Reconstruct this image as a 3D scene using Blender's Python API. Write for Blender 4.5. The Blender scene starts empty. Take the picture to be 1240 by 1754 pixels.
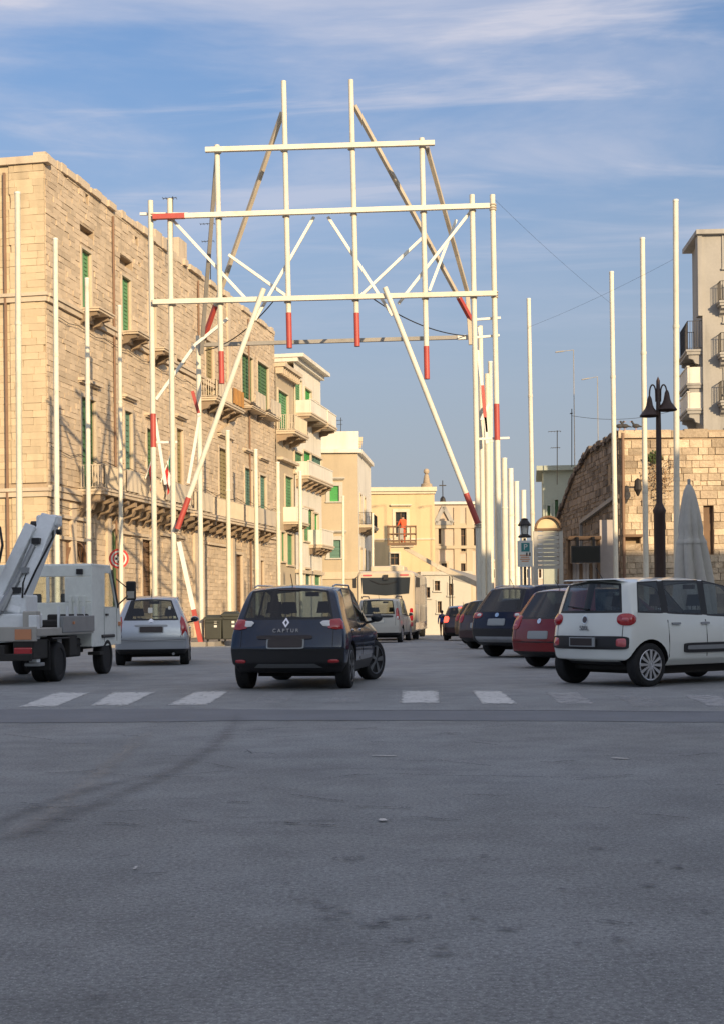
import bpy, bmesh, math, random
from mathutils import Vector, Matrix
from mathutils.bvhtree import BVHTree
R = math.radians
random.seed(11)
SC = bpy.context.scene
COL = SC.collection

# ------------------------------------------------------------------ camera, sky, sun, exposure
F, CX, HY, EYE, ROLL = 2400.0, 620.0, 1045.0, 1.18, R(0.6)
cam = bpy.data.cameras.new('camera'); camo = bpy.data.objects.new('camera', cam); COL.objects.link(camo)
cam.sensor_fit = 'HORIZONTAL'; cam.sensor_width = 36; cam.lens = 36 * F / 1240
cam.shift_x = 0; cam.shift_y = (HY - 877) / 1240
cam.clip_start = .1; cam.clip_end = 3000
camo.matrix_world = Matrix.Translation((0, 0, EYE)) @ (Matrix.Rotation(R(90), 4, 'X') @ Matrix.Rotation(-ROLL, 4, 'Z'))
SC.camera = camo

SUN_AZ, SUN_EL = R(25), R(16)          # sun low behind the viewpoint, a little to the right
sun = bpy.data.lights.new('sun', 'SUN'); suno = bpy.data.objects.new('sun', sun); COL.objects.link(suno)
sun.energy = 3.5; sun.angle = R(.5); sun.color = (1.0, .76, .47)
sdir = Vector((math.sin(SUN_AZ) * math.cos(SUN_EL), -math.cos(SUN_AZ) * math.cos(SUN_EL), math.sin(SUN_EL)))
suno.rotation_euler = sdir.to_track_quat('Z', 'Y').to_euler()

w = bpy.data.worlds.new('World'); SC.world = w; w.use_nodes = True
nt = w.node_tree; N = nt.nodes; L_ = nt.links
for n in list(N): N.remove(n)
def wn(t, **k):
    n = N.new(t)
    for a, b in k.items(): setattr(n, a, b)
    return n
out = wn('ShaderNodeOutputWorld'); bg = wn('ShaderNodeBackground'); L_.new(bg.outputs[0], out.inputs[0])
sky = wn('ShaderNodeTexSky', sky_type='NISHITA', sun_disc=False, sun_elevation=SUN_EL, sun_rotation=R(180) - SUN_AZ)
sky.air_density = 1.0; sky.dust_density = 2.5; sky.ozone_density = 1.0
bg.inputs[1].default_value = .15
tc = wn('ShaderNodeTexCoord'); sep = wn('ShaderNodeSeparateXYZ'); L_.new(tc.outputs['Generated'], sep.inputs[0])
def wm(op, a, b=None, c=None):
    n = wn('ShaderNodeMath', operation=op)
    for i, q in enumerate((a, b, c)):
        if q is None: continue
        if isinstance(q, (int, float)): n.inputs[i].default_value = q
        else: L_.new(q, n.inputs[i])
    return n.outputs[0]
def wmix(fac, a, b):
    n = wn('ShaderNodeMix', data_type='RGBA')
    if isinstance(fac, (int, float)): n.inputs[0].default_value = fac
    else: L_.new(fac, n.inputs[0])
    for s, q in ((6, a), (7, b)):
        if isinstance(q, tuple): n.inputs[s].default_value = q + (1,)
        else: L_.new(q, n.inputs[s])
    return n.outputs[2]
zc = wm('MAXIMUM', sep.outputs[2], .03)
px = wm('DIVIDE', sep.outputs[0], zc); py = wm('DIVIDE', sep.outputs[1], zc)
comb = wn('ShaderNodeCombineXYZ'); L_.new(px, comb.inputs[0]); L_.new(py, comb.inputs[1])
def cloud(scale, rot, sx, sy, lo, hi, seed):
    mp = wn('ShaderNodeMapping'); mp.inputs['Rotation'].default_value = (0, 0, rot); mp.inputs['Scale'].default_value = (sx, sy, 1)
    mp.inputs['Location'].default_value = (seed, seed * .7, 0)
    L_.new(comb.outputs[0], mp.inputs[0])
    nz = wn('ShaderNodeTexNoise'); nz.inputs['Scale'].default_value = scale; nz.inputs['Detail'].default_value = 9; nz.inputs['Roughness'].default_value = .58
    nz.inputs['Distortion'].default_value = .6
    L_.new(mp.outputs[0], nz.inputs['Vector'])
    mr = wn('ShaderNodeMapRange', interpolation_type='SMOOTHSTEP'); mr.inputs[1].default_value = lo; mr.inputs[2].default_value = hi
    L_.new(nz.outputs[0], mr.inputs[0]); return mr.outputs[0]
c1 = cloud(.85, R(-20), .95, 1.3, .40, .76, 5.3)
c2 = cloud(1.7, R(-10), .62, 1.8, .49, .72, 9.2)
hmask = wn('ShaderNodeMapRange', interpolation_type='SMOOTHSTEP'); hmask.inputs[1].default_value = .13; hmask.inputs[2].default_value = .40
L_.new(sep.outputs[2], hmask.inputs[0])
cl = wm('MULTIPLY', wm('MINIMUM', wm('ADD', wm('MULTIPLY', c1, .80), wm('MULTIPLY', c2, .60)), .85), hmask.outputs[0])
tint = wn('ShaderNodeMix', data_type='RGBA', blend_type='MULTIPLY'); tint.inputs[0].default_value = 1
L_.new(sky.outputs[0], tint.inputs[6]); tint.inputs[7].default_value = (.425, .545, .70, 1)
# pale lilac haze low on the horizon, as an evening sky has
hz = wn('ShaderNodeMapRange', interpolation_type='SMOOTHSTEP'); hz.inputs[1].default_value = .46; hz.inputs[2].default_value = .03
L_.new(sep.outputs[2], hz.inputs[0])
hzc = wmix(wm('MULTIPLY', hz.outputs[0], .9), tint.outputs[2], (1.60, 1.70, 1.92))
fill_veil = wn('ShaderNodeMapRange', interpolation_type='SMOOTHSTEP'); fill_veil.inputs[1].default_value = .34; fill_veil.inputs[2].default_value = .85; fill_veil.inputs[4].default_value = .6
L_.new(sep.outputs[2], fill_veil.inputs[0])      # cloud added overhead to brighten the road; it begins at the top of view
cl = wm('MINIMUM', wm('ADD', cl, fill_veil.outputs[0]), .9)
fin = wmix(cl, hzc, (2.75, 2.75, 3.15))
L_.new(fin, bg.inputs[0])

SC.view_settings.view_transform = 'Standard'; SC.view_settings.look = 'None'
SC.view_settings.gamma = 1; SC.view_settings.use_curve_mapping = False
SC.view_settings.exposure = 0.70
SC.cycles.max_bounces = 6; SC.cycles.diffuse_bounces = 3; SC.cycles.glossy_bounces = 3; SC.cycles.transparent_max_bounces = 10
SC.cycles.use_denoising = True

# ------------------------------------------------------------------ sight-line helpers: a pixel of the photograph and a real distance give a place
def ray(px, py):
    dx = (px - CX) / F; dy = (HY - py) / F
    c, s = math.cos(ROLL), math.sin(ROLL)
    return dx * c + dy * s, dy * c - dx * s
def at(px, py, Y):
    u, v = ray(px, py); return Vector((u * Y, Y, EYE + v * Y))
def gz(Y): return -.012 * max(0.0, Y - 46)
def ground(px, py):
    u, v = ray(px, py); Y = EYE / -v
    for _ in range(8): Y = (EYE - gz(Y)) / -v
    return Vector((u * Y, Y, gz(Y)))

# ------------------------------------------------------------------ materials
def mat(name, col, rough=.75, var=.12, vs=.6, fine=.06, fs=14, bump=0, bs=30, metal=0, rand=0, coat=0, space='world', streak=0, spec=.5, dirt=None, sat=1.0):
    m = bpy.data.materials.new(name); m.use_nodes = True
    t = m.node_tree; n = t.nodes; l = t.links
    b = n['Principled BSDF']
    b.inputs['Roughness'].default_value = rough; b.inputs['Metallic'].default_value = metal
    b.inputs['Coat Weight'].default_value = coat; b.inputs['Coat Roughness'].default_value = .06
    b.inputs['Specular IOR Level'].default_value = spec
    if space == 'world': vec = n.new('ShaderNodeNewGeometry').outputs['Position']
    else: vec = n.new('ShaderNodeTexCoord').outputs['Object']
    def M(op, a, c=None):
        q = n.new('ShaderNodeMath'); q.operation = op
        for i, e in enumerate((a, c)):
            if e is None: continue
            if isinstance(e, (int, float)): q.inputs[i].default_value = e
            else: l.new(e, q.inputs[i])
        return q.outputs[0]
    def noise(sc, det=5, v=None, ro=.55):
        q = n.new('ShaderNodeTexNoise'); q.inputs['Scale'].default_value = sc; q.inputs['Detail'].default_value = det; q.inputs['Roughness'].default_value = ro
        l.new(v if v is not None else vec, q.inputs['Vector']); return q.outputs[0]
    val = M('ADD', M('MULTIPLY', M('SUBTRACT', noise(vs), .5), var * 4), 1.0)
    if fine: val = M('ADD', val, M('MULTIPLY', M('SUBTRACT', noise(fs, 6, None, .7), .5), fine * 4))
    if rand:
        oi = n.new('ShaderNodeObjectInfo').outputs['Random']; isl = n.new('ShaderNodeNewGeometry').outputs['Random Per Island']
        rr = M('FRACT', M('ADD', oi, isl))
        val = M('ADD', val, M('MULTIPLY', M('SUBTRACT', rr, .5), rand * 2))
    if streak:
        mp = n.new('ShaderNodeMapping'); mp.inputs['Scale'].default_value = (1.6, 1.6, .12); l.new(vec, mp.inputs[0])
        s_ = noise(1.0, 6, mp.outputs[0], .6)
        mr = n.new('ShaderNodeMapRange'); mr.inputs[1].default_value = .52; mr.inputs[2].default_value = .75; l.new(s_, mr.inputs[0])
        val = M('SUBTRACT', val, M('MULTIPLY', mr.outputs[0], streak))
    h = n.new('ShaderNodeHueSaturation'); h.inputs['Color'].default_value = tuple(col) + (1,); l.new(val, h.inputs['Value']); h.inputs['Saturation'].default_value = sat
    c_out = h.outputs[0]
    if dirt:
        dcol, dsc, lo, hi, amt = dirt
        mr = n.new('ShaderNodeMapRange'); mr.inputs[1].default_value = lo; mr.inputs[2].default_value = hi; l.new(noise(dsc, 7, None, .65), mr.inputs[0])
        mx = n.new('ShaderNodeMix'); mx.data_type = 'RGBA'; l.new(M('MULTIPLY', mr.outputs[0], amt), mx.inputs[0]); l.new(c_out, mx.inputs[6]); mx.inputs[7].default_value = tuple(dcol) + (1,)
        c_out = mx.outputs[2]
    l.new(c_out, b.inputs['Base Color'])
    if bump:
        bp = n.new('ShaderNodeBump'); bp.inputs['Strength'].default_value = 1; bp.inputs['Distance'].default_value = bump
        l.new(noise(bs, 8, None, .65), bp.inputs['Height']); l.new(bp.outputs[0], b.inputs['Normal'])
    return m
def glass(name, tint=(.10, .13, .15), clear=.5, rough=.02):
    m = bpy.data.materials.new(name); m.use_nodes = True
    t = m.node_tree; n = t.nodes; l = t.links
    for q in list(n):
        if q.type != 'OUTPUT_MATERIAL': n.remove(q)
    o = [q for q in n if q.type == 'OUTPUT_MATERIAL'][0]
    tr = n.new('ShaderNodeBsdfTransparent'); tr.inputs[0].default_value = tuple(tint) + (1,)
    gl = n.new('ShaderNodeBsdfGlossy'); gl.inputs['Roughness'].default_value = rough
    lw = n.new('ShaderNodeLayerWeight'); lw.inputs[0].default_value = .5
    pw = n.new('ShaderNodeMath'); pw.operation = 'POWER'; l.new(lw.outputs['Facing'], pw.inputs[0]); pw.inputs[1].default_value = 4
    fr = n.new('ShaderNodeMath'); fr.operation = 'MULTIPLY_ADD'; l.new(pw.outputs[0], fr.inputs[0]); fr.inputs[1].default_value = .9; fr.inputs[2].default_value = .06
    mx = n.new('ShaderNodeMixShader'); l.new(fr.outputs[0], mx.inputs[0]); l.new(tr.outputs[0], mx.inputs[1]); l.new(gl.outputs[0], mx.inputs[2]); l.new(mx.outputs[0], o.inputs[0])
    return m
def lamp_mat(name, col, e):
    m = bpy.data.materials.new(name); m.use_nodes = True
    b = m.node_tree.nodes['Principled BSDF']; b.inputs['Base Color'].default_value = tuple(col) + (1,)
    b.inputs['Emission Color'].default_value = tuple(col) + (1,); b.inputs['Emission Strength'].default_value = e; return m

STONE = (.52, .40, .26)
M = dict(
    stone=mat('palazzo_stone', (.56, .445, .315), .9, .13, .35, .09, 9, .02, 14, rand=.13, streak=.22, dirt=((.26, .18, .11), .45, .55, .8, .45)),
    mortar=mat('lime_mortar', (.42, .325, .225), .95, .15, .5, .1, 12, .01, 20, streak=.2),
    ashlar=mat('ashlar_stone', (.58, .46, .30), .88, .09, .3, .05, 8, .008, 12, rand=.10, streak=.18),
    trim=mat('stone_trim', (.58, .475, .35), .85, .12, .6, .07, 10, .01, 14, streak=.2),
    corbel_shade=mat('shaded_corbel_stone', (.27, .20, .135), .92, .2, 1.2, .12, 9, .01, 14, rand=.3),  # shade under the balcony slabs put into the stone colour
    dark_alloy=mat('dark_alloy_rim', (.16, .165, .17), .35, .05, 6, .03, 30, metal=.8, space='obj'),
    glass_smoked=glass('smoked_car_glass', (.20, .25, .28)),
    rubble=mat('rubble_stone', (.54, .425, .295), .94, .18, .5, .16, 9, .05, 9, rand=.34, streak=.25, dirt=((.22, .165, .12), .9, .46, .72, .65)),
    rubble_joint=mat('rubble_joint', (.36, .27, .18), .95, .15, .8, .1, 12, .02, 16),
    cream=mat('cream_plaster', (.62, .54, .40), .85, .09, .35, .04, 8, .004, 14, streak=.14),
    pale=mat('pale_plaster', (.72, .67, .57), .85, .10, .4, .05, 8, .004, 14, streak=.2),
    sand=mat('sand_plaster', (.47, .385, .27), .85, .08, .35, .04, 8, .004, 14, streak=.12),
    yellow=mat('yellow_plaster', (.62, .465, .27), .85, .08, .3, .04, 8, .004, 12, streak=.14),
    white=mat('white_plaster', (.50, .47, .41), .8, .08, .4, .04, 8, .003, 12, streak=.15),
    pinkish=mat('rosy_plaster', (.52, .42, .33), .85, .1, .4, .05, 8, .004, 12, streak=.2),
    greenwall=mat('grey_green_plaster', (.40, .43, .36), .85, .08, .4, .04, 8, .003, 12, streak=.15),
    concrete=mat('concrete', (.36, .34, .31), .88, .1, .5, .06, 8, .004, 12, streak=.3),
    roof=mat('roof_tar', (.16, .13, .11), .95, .2, .8),
    green=mat('green_shutter', (.10, .25, .11), .6, .15, .8, .05, 10, rand=.15),
    teal=mat('teal_shutter', (.09, .19, .145), .6, .15, .8, .05, 10, rand=.15),
    vivid=mat('bright_green_shutter', (.06, .33, .08), .6, .08, .8, .04, 10),
    dgreen=mat('dark_green_shutter', (.07, .15, .06), .6, .15, .8, .05, 10, rand=.15),
    brownwood=mat('brown_wood', (.17, .10, .055), .7, .2, 1.2, .08, 20, streak=.2),
    olive=mat('olive_shutter', (.26, .21, .10), .7, .12, .8, .05, 10),
    dark=mat('dark_opening', (.025, .02, .017), .9, .2, 1),
    iron=mat('wrought_iron', (.035, .03, .028), .55, .15, 3, metal=.3),
    rust=mat('rusty_cloth', (.45, .22, .06), .9, .2, 1.5, .08, 10),
    cloth=mat('pale_cloth', (.55, .47, .36), .9, .12, 1.2, .06, 9),
    pole=mat('cream_painted_pole', (.72, .67, .54), .6, .09, 1.2, .08, 9, .003, 20, rand=.07, streak=.16, dirt=((.42, .36, .27), 1.6, .58, .78, .6)),
    white_pole=mat('white_painted_timber', (.78, .75, .66), .5, .06, 1.2, .05, 9, .002, 20),
    raker=mat('weathered_timber', (.50, .43, .33), .8, .2, 1.0, .12, 6, .003, 20),
    greypole=mat('grey_timber', (.30, .28, .25), .7, .15, 1.0, .08, 9),
    red=mat('red_paint', (.42, .065, .05), .5, .12, 2, .05, 9),
    cable=mat('black_cable', (.02, .02, .02), .6, 0, 1, 0),
    black=mat('black_plastic', (.018, .018, .02), .5, .1, 6, .05, 40, space='obj'),
    rubber=mat('tyre_rubber', (.014, .014, .015), .85, .15, 8, .1, 60, .001, 60, space='obj'),
    steel=mat('painted_steel', (.30, .31, .32), .45, .1, 4, .05, 30, metal=.4, space='obj'),
    alloy=mat('alloy_rim', (.60, .60, .62), .3, .05, 6, .03, 30, metal=.85, space='obj'),
    chrome=mat('chrome', (.75, .76, .78), .12, 0, 1, 0, metal=1, space='obj'),
    plate=mat('dark_number_plate', (.045, .035, .033), .6, .03, 6, 0, space='obj'),
    plate_edge=mat('number_plate_rim', (.34, .36, .36), .5, .03, 6, 0, space='obj'),
    navy=mat('navy_car_paint', (.002, .013, .038), .2, .04, 2, 0, coat=.8, spec=.3, space='obj'),
    silver=mat('silver_car_paint', (.44, .47, .51), .34, .04, 2, .02, 200, metal=.55, coat=.7, space='obj'),
    whitecar=mat('white_car_paint', (.80, .82, .77), .3, .03, 2, 0, coat=.8, space='obj'),
    redcar=mat('red_car_paint', (.20, .008, .010), .25, .04, 2, 0, coat=.7, spec=.3, space='obj'),
    bluecar=mat('blue_car_paint', (.003, .005, .026), .22, .04, 2, 0, coat=.45, spec=.2, space='obj'),
    maroon=mat('maroon_car_paint', (.035, .007, .009), .3, .04, 2, 0, coat=.9, space='obj'),
    brownc=mat('bronze_car_paint', (.13, .075, .03), .35, .04, 2, 0, metal=.3, coat=.8, space='obj'),
    offwhite=mat('off_white_car_paint', (.52, .50, .45), .4, .06, 2, .02, 30, coat=.5, space='obj'),
    truck=mat('truck_white_paint', (.80, .83, .78), .45, .08, 1.5, .05, 12, coat=.3, space='obj', dirt=((.20, .19, .17), 1.8, .55, .8, .5)),
    boomw=mat('boom_white_paint', (.78, .81, .82), .4, .08, 1.5, .05, 12, coat=.3, space='obj', dirt=((.22, .21, .2), 2.5, .6, .85, .5)),
    under=mat('underbody_grime', (.03, .028, .026), .85, .2, 4, .1, 20, space='obj'),
    seat=mat('seat_fabric', (.03, .032, .04), .9, .1, 6, .05, 60, space='obj'),
    taillight=mat('red_lens', (.42, .012, .018), .15, .1, 12, .06, 80, coat=1, space='obj'),
    clearlens=mat('clear_lens', (.75, .74, .72), .12, .05, 12, 0, coat=1, space='obj'),
    pinklens=mat('pink_lens', (.55, .10, .11), .15, .1, 12, .06, 80, coat=1, space='obj'),
    brake=lamp_mat('lit_brake_light', (1.0, .07, .04), 2.2),
    glass_dark=glass('tinted_car_glass', (.38, .43, .45)),
    glass_clear=glass('clear_car_glass', (.80, .84, .84)),
    glass_black=glass('privacy_car_glass', (.22, .25, .27)),
    pane=mat('window_pane', (.03, .035, .04), .08, .05, 1, 0),
    lampiron=mat('lamp_post_iron', (.055, .03, .022), .5, .2, 3, .08, 14, metal=.2),
    canvas=mat('umbrella_canvas', (.52, .50, .44), .9, .08, 1.5, .05, 12),
    panel=mat('grey_panel', (.42, .40, .36), .6, .1, 2, .04, 12),
    busw=mat('bus_cream_paint', (.58, .49, .36), .4, .05, 1.5, .02, 20, coat=.4, space='obj'),
    orange=mat('hi_vis_orange', (.75, .10, .03), .8, .1, 8, .05, 30),
    skin=mat('skin', (.42, .24, .16), .6, .05, 8, 0),
    hair=mat('dark_hair', (.025, .018, .014), .7, .1, 20, 0),
    blueshirt=mat('blue_shirt', (.015, .035, .20), .85, .1, 8, .05, 30),
    trousers=mat('maroon_trousers', (.10, .025, .025), .85, .1, 8, .05, 30),
    navytrousers=mat('navy_trousers', (.03, .035, .06), .85, .1, 8, .05, 30),
    gull=mat('gull_grey', (.05, .048, .05), .8, .2, 10, .05, 40),
    leaf=mat('wall_plant_leaf', (.075, .11, .035), .7, .25, 6, .1, 20, rand=.3),
    binm=mat('dark_green_bin', (.035, .037, .028), .55, .15, 2, .06, 20),
    flaggreen=mat('flag_green', (.02, .16, .07), .85), flagwhite=mat('flag_white', (.7, .68, .62), .85), flagred=mat('flag_red', (.45, .03, .03), .85),
    paper=mat('sign_white', (.70, .68, .60), .5, .06, 3, .03, 20), sgreen=mat('sign_teal', (.03, .20, .20), .5, .05, 3, 0),
    sorange=mat('sign_orange_print', (.60, .26, .13), .5, .05, 3, 0), sred=mat('sign_red', (.62, .05, .04), .5, .06, 3, 0),
    boardcream=mat('board_cream', (.62, .50, .30), .7, .08, 1.5, .04, 10), boardgrey=mat('board_slat_grey', (.46, .43, .37), .75, .08, 1.5, .05, 10, rand=.12),
    screen=mat('black_screen', (.006, .007, .006), .35, 0, 1, 0), beige=mat('door_beige', (.40, .35, .32), .8, .1, 1.5, .05, 10),
    pipe=mat('rain_pipe', (.22, .13, .08), .6, .15, 1.5),
)

# ------------------------------------------------------------------ mesh building
MW = {}
class MB:
    def __init__(s): s.v = []; s.f = []; s.m = []; s.mi = 0
    def add(s, vs, fs, mi=None):
        o = len(s.v); s.v += [Vector(p) for p in vs]
        for q in fs: s.f.append(tuple(o + i for i in q)); s.m.append(s.mi if mi is None else mi)
        return s
    def hexa(s, p, mi=None):   # 8 corners: bottom ring, top ring
        return s.add(p, [(3, 2, 1, 0), (4, 5, 6, 7), (0, 1, 5, 4), (1, 2, 6, 5), (2, 3, 7, 6), (3, 0, 4, 7)], mi)
    def box(s, x0, x1, y0, y1, z0, z1, mi=None):
        return s.hexa([(x0, y0, z0), (x1, y0, z0), (x1, y1, z0), (x0, y1, z0), (x0, y0, z1), (x1, y0, z1), (x1, y1, z1), (x0, y1, z1)], mi)
    def taper(s, x0, x1, y0, y1, z0, z1, ix, iy, mi=None):
        return s.hexa([(x0, y0, z0), (x1, y0, z0), (x1, y1, z0), (x0, y1, z0), (x0 + ix, y0 + iy, z1), (x1 - ix, y0 + iy, z1), (x1 - ix, y1 - iy, z1), (x0 + ix, y1 - iy, z1)], mi)
    def tube(s, p, q, r0, r1=None, n=8, mi=None, cap=True):
        p = Vector(p); q = Vector(q); r1 = r0 if r1 is None else r1
        d = (q - p).normalized(); a = d.orthogonal().normalized()
        if abs(d.z) > .99: a = Vector((1, 0, 0))
        b = d.cross(a).normalized(); a = b.cross(d)
        vs = []
        for c, r in ((p, r0), (q, r1)):
            for i in range(n):
                t = 2 * math.pi * (i + .5) / n; vs.append(c + a * (r * math.cos(t)) + b * (r * math.sin(t)))
        fs = [(i, (i + 1) % n, n + (i + 1) % n, n + i) for i in range(n)]
        if cap: fs += [tuple(range(n - 1, -1, -1)), tuple(range(n, 2 * n))]
        return s.add(vs, fs, mi)
    def path(s, pts, r, n=6, mi=None):
        for a, b in zip(pts, pts[1:]): s.tube(a, b, r, n=n, mi=mi)
        return s
    def bar(s, p, q, w, h, up=(0, 0, 1), mi=None):
        p = Vector(p); q = Vector(q); d = (q - p).normalized(); u = Vector(up)
        a = d.cross(u)
        if a.length < 1e-4: a = d.cross(Vector((0, 1, 0)))
        a.normalize(); b = a.cross(d).normalized()
        a = a * (w / 2); b = b * (h / 2)
        return s.hexa([p - a - b, p + a - b, p + a + b, p - a + b, q - a - b, q + a - b, q + a + b, q - a + b], mi)
    def prism(s, poly, ext, mi=None):
        n = len(poly); e = Vector(ext); p = [Vector(q) for q in poly]
        return s.add(p + [q + e for q in p], [tuple(range(n - 1, -1, -1)), tuple(range(n, 2 * n))] + [(i, (i + 1) % n, n + (i + 1) % n, n + i) for i in range(n)], mi)
    def lathe(s, prof, c=(0, 0, 0), n=16, axis='z', mi=None, cap=True):
        c = Vector(c); vs = []; k = len(prof)
        for r, h in prof:
            for i in range(n):
                t = 2 * math.pi * i / n; a, b = r * math.cos(t), r * math.sin(t)
                vs.append(c + (Vector((a, b, h)) if axis == 'z' else Vector((h, a, b)) if axis == 'x' else Vector((a, h, b))))
        fs = []
        for j in range(k - 1):
            for i in range(n):
                fs.append((j * n + i, j * n + (i + 1) % n, (j + 1) * n + (i + 1) % n, (j + 1) * n + i))
        if cap and prof[0][0] > 1e-6: fs.append(tuple(range(n - 1, -1, -1)))
        if cap and prof[-1][0] > 1e-6: fs.append(tuple(range((k - 1) * n, k * n)))
        return s.add(vs, fs, mi)
    def ball(s, c, rx, ry, rz, nu=12, nv=8, mi=None):
        c = Vector(c); prof = []
        o = len(s.v)
        for j in range(nv + 1):
            ph = -math.pi / 2 + math.pi * j / nv
            for i in range(nu):
                t = 2 * math.pi * i / nu
                s.v.append(c + Vector((rx * math.cos(ph) * math.cos(t), ry * math.cos(ph) * math.sin(t), rz * math.sin(ph))))
        for j in range(nv):
            for i in range(nu):
                s.f.append((o + j * nu + i, o + j * nu + (i + 1) % nu, o + (j + 1) * nu + (i + 1) % nu, o + (j + 1) * nu + i)); s.m.append(s.mi if mi is None else mi)
        return s
    def grid(s, fn, nu, nv, mi=None):
        vs = [fn(i / nu, j / nv) for j in range(nv + 1) for i in range(nu + 1)]
        return s.add(vs, [(j * (nu + 1) + i, j * (nu + 1) + i + 1, (j + 1) * (nu + 1) + i + 1, (j + 1) * (nu + 1) + i) for j in range(nv) for i in range(nu)], mi)
    def mesh(s, name, mats, inv=None, fix=True):
        me = bpy.data.meshes.new(name)
        vs = [inv @ p for p in s.v] if inv is not None else s.v
        me.from_pydata([tuple(p) for p in vs], [], s.f)
        if not isinstance(mats, (list, tuple)): mats = [mats]
        for q in mats: me.materials.append(q)
        for p, i in zip(me.polygons, s.m): p.material_index = min(i, len(mats) - 1)
        if fix:
            bm = bmesh.new(); bm.from_mesh(me); bmesh.ops.remove_doubles(bm, verts=bm.verts, dist=1e-6); bmesh.ops.recalc_face_normals(bm, faces=bm.faces); bm.to_mesh(me); bm.free()
        me.update(); return me
    def build(s, name, mats, parent=None, local=False, smooth=False, bevel=0, fix=True, kind=None):
        inv = None
        if parent is not None and not local: inv = MW[parent.name].inverted()
        me = s.mesh(name, mats, inv, fix)
        o = bpy.data.objects.new(name, me); COL.objects.link(o)
        if parent is not None: o.parent = parent; MW[o.name] = MW[parent.name]
        else: MW[o.name] = Matrix.Identity(4)
        if smooth: shade(me, smooth)
        if bevel:
            b = o.modifiers.new('bevel', 'BEVEL'); b.width = bevel; b.segments = 2; b.limit_method = 'ANGLE'; b.angle_limit = R(40)
        if kind: o['kind'] = kind
        return o
def shade(me, ang=40):
    a = 40 if ang is True else ang
    for p in me.polygons: p.use_smooth = True
    bm = bmesh.new(); bm.from_mesh(me)
    for e in bm.edges:
        if len(e.link_faces) == 2 and e.calc_face_angle(0) > R(a): e.smooth = False
    bm.to_mesh(me); bm.free()
def tag(o, label=None, cat=None, group=None, kind=None):
    if label: o['label'] = label
    if cat: o['category'] = cat
    if group: o['group'] = group
    if kind: o['kind'] = kind
    return o
def thing(name, label, cat, loc=(0, 0, 0), rotz=0, group=None):
    o = bpy.data.objects.new(name, None); COL.objects.link(o); o.empty_display_size = .3
    o.location = loc; o.rotation_euler = (0, 0, rotz)
    MW[o.name] = Matrix.Translation(Vector(loc)) @ Matrix.Rotation(rotz, 4, 'Z')
    return tag(o, label, cat, group)
def link_mesh(name, me, parent):
    o = bpy.data.objects.new(name, me); COL.objects.link(o); o.parent = parent; MW[o.name] = MW[parent.name]; return o
def text_mesh(name, s, size, M4, mats, parent, depth=.006, align='CENTER', local=True):
    cu = bpy.data.curves.new(name, 'FONT'); cu.body = s; cu.size = size; cu.align_x = align; cu.align_y = 'CENTER'; cu.extrude = depth
    o = bpy.data.objects.new(name + '_tmp', cu); COL.objects.link(o)
    dg = bpy.context.evaluated_depsgraph_get(); me = bpy.data.meshes.new_from_object(o.evaluated_get(dg))
    COL.objects.unlink(o); bpy.data.objects.remove(o)
    if not local: M4 = MW[parent.name].inverted() @ M4
    me.transform(M4); me.materials.clear(); me.materials.append(mats); me.name = name
    return link_mesh(name, me, parent)

# ------------------------------------------------------------------ ground, markings
def asphalt():
    m = bpy.data.materials.new('asphalt'); m.use_nodes = True
    t = m.node_tree; n = t.nodes; l = t.links; b = n['Principled BSDF']; b.inputs['Roughness'].default_value = .82; b.inputs['Specular IOR Level'].default_value = .35
    pos = n.new('ShaderNodeNewGeometry').outputs['Position']
    def noise(sc, det=6, ro=.6, v=pos):
        q = n.new('ShaderNodeTexNoise'); q.inputs['Scale'].default_value = sc; q.inputs['Detail'].default_value = det; q.inputs['Roughness'].default_value = ro; l.new(v, q.inputs['Vector']); return q.outputs[0]
    def mr(v, a, b_, c, d):
        q = n.new('ShaderNodeMapRange'); q.inputs[1].default_value = a; q.inputs[2].default_value = b_; q.inputs[3].default_value = c; q.inputs[4].default_value = d; l.new(v, q.inputs[0]); return q.outputs[0]
    def mul(a, c):
        q = n.new('ShaderNodeMath'); q.operation = 'MULTIPLY'
        for i, e in enumerate((a, c)):
            if isinstance(e, float): q.inputs[i].default_value = e
            else: l.new(e, q.inputs[i])
        return q.outputs[0]
    big = mr(noise(.28, 4), .3, .7, .84, 1.16); mid = mr(noise(1.7, 7, .7), .3, .7, .82, 1.18); gr = mr(noise(44, 5, .8), .25, .75, .36, 1.64)
    vo = n.new('ShaderNodeTexVoronoi'); vo.inputs['Scale'].default_value = 75; l.new(pos, vo.inputs['Vector'])
    chip = mr(vo.outputs['Distance'], .0, .30, 1.9, .90)
    mp = n.new('ShaderNodeMapping'); mp.inputs['Scale'].default_value = (.5, 1.6, 1); mp.inputs['Rotation'].default_value = (0, 0, .25); l.new(pos, mp.inputs[0])
    wear = mr(noise(1.1, 8, .7, mp.outputs[0]), .60, .72, 1.0, .68)
    val = mul(mul(mul(big, mid), mul(gr, chip)), wear)
    mx = n.new('ShaderNodeMix'); mx.data_type = 'RGBA'; l.new(noise(.15, 3), mx.inputs[0]); mx.inputs[6].default_value = (.345, .340, .322, 1); mx.inputs[7].default_value = (.308, .336, .360, 1)
    h = n.new('ShaderNodeHueSaturation'); l.new(mx.outputs[2], h.inputs['Color']); l.new(val, h.inputs['Value']); l.new(h.outputs[0], b.inputs['Base Color'])
    bp = n.new('ShaderNodeBump'); bp.inputs['Distance'].default_value = .012; bp.inputs['Strength'].default_value = .8; l.new(gr, bp.inputs['Height']); l.new(bp.outputs[0], b.inputs['Normal'])
    return m
ASPH = asphalt()
mb = MB()
xs = [-600, -60, -12, 0, 12, 60, 600]; ys = [-300, -30, 0, 20, 46, 80, 120, 200, 700]
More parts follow.
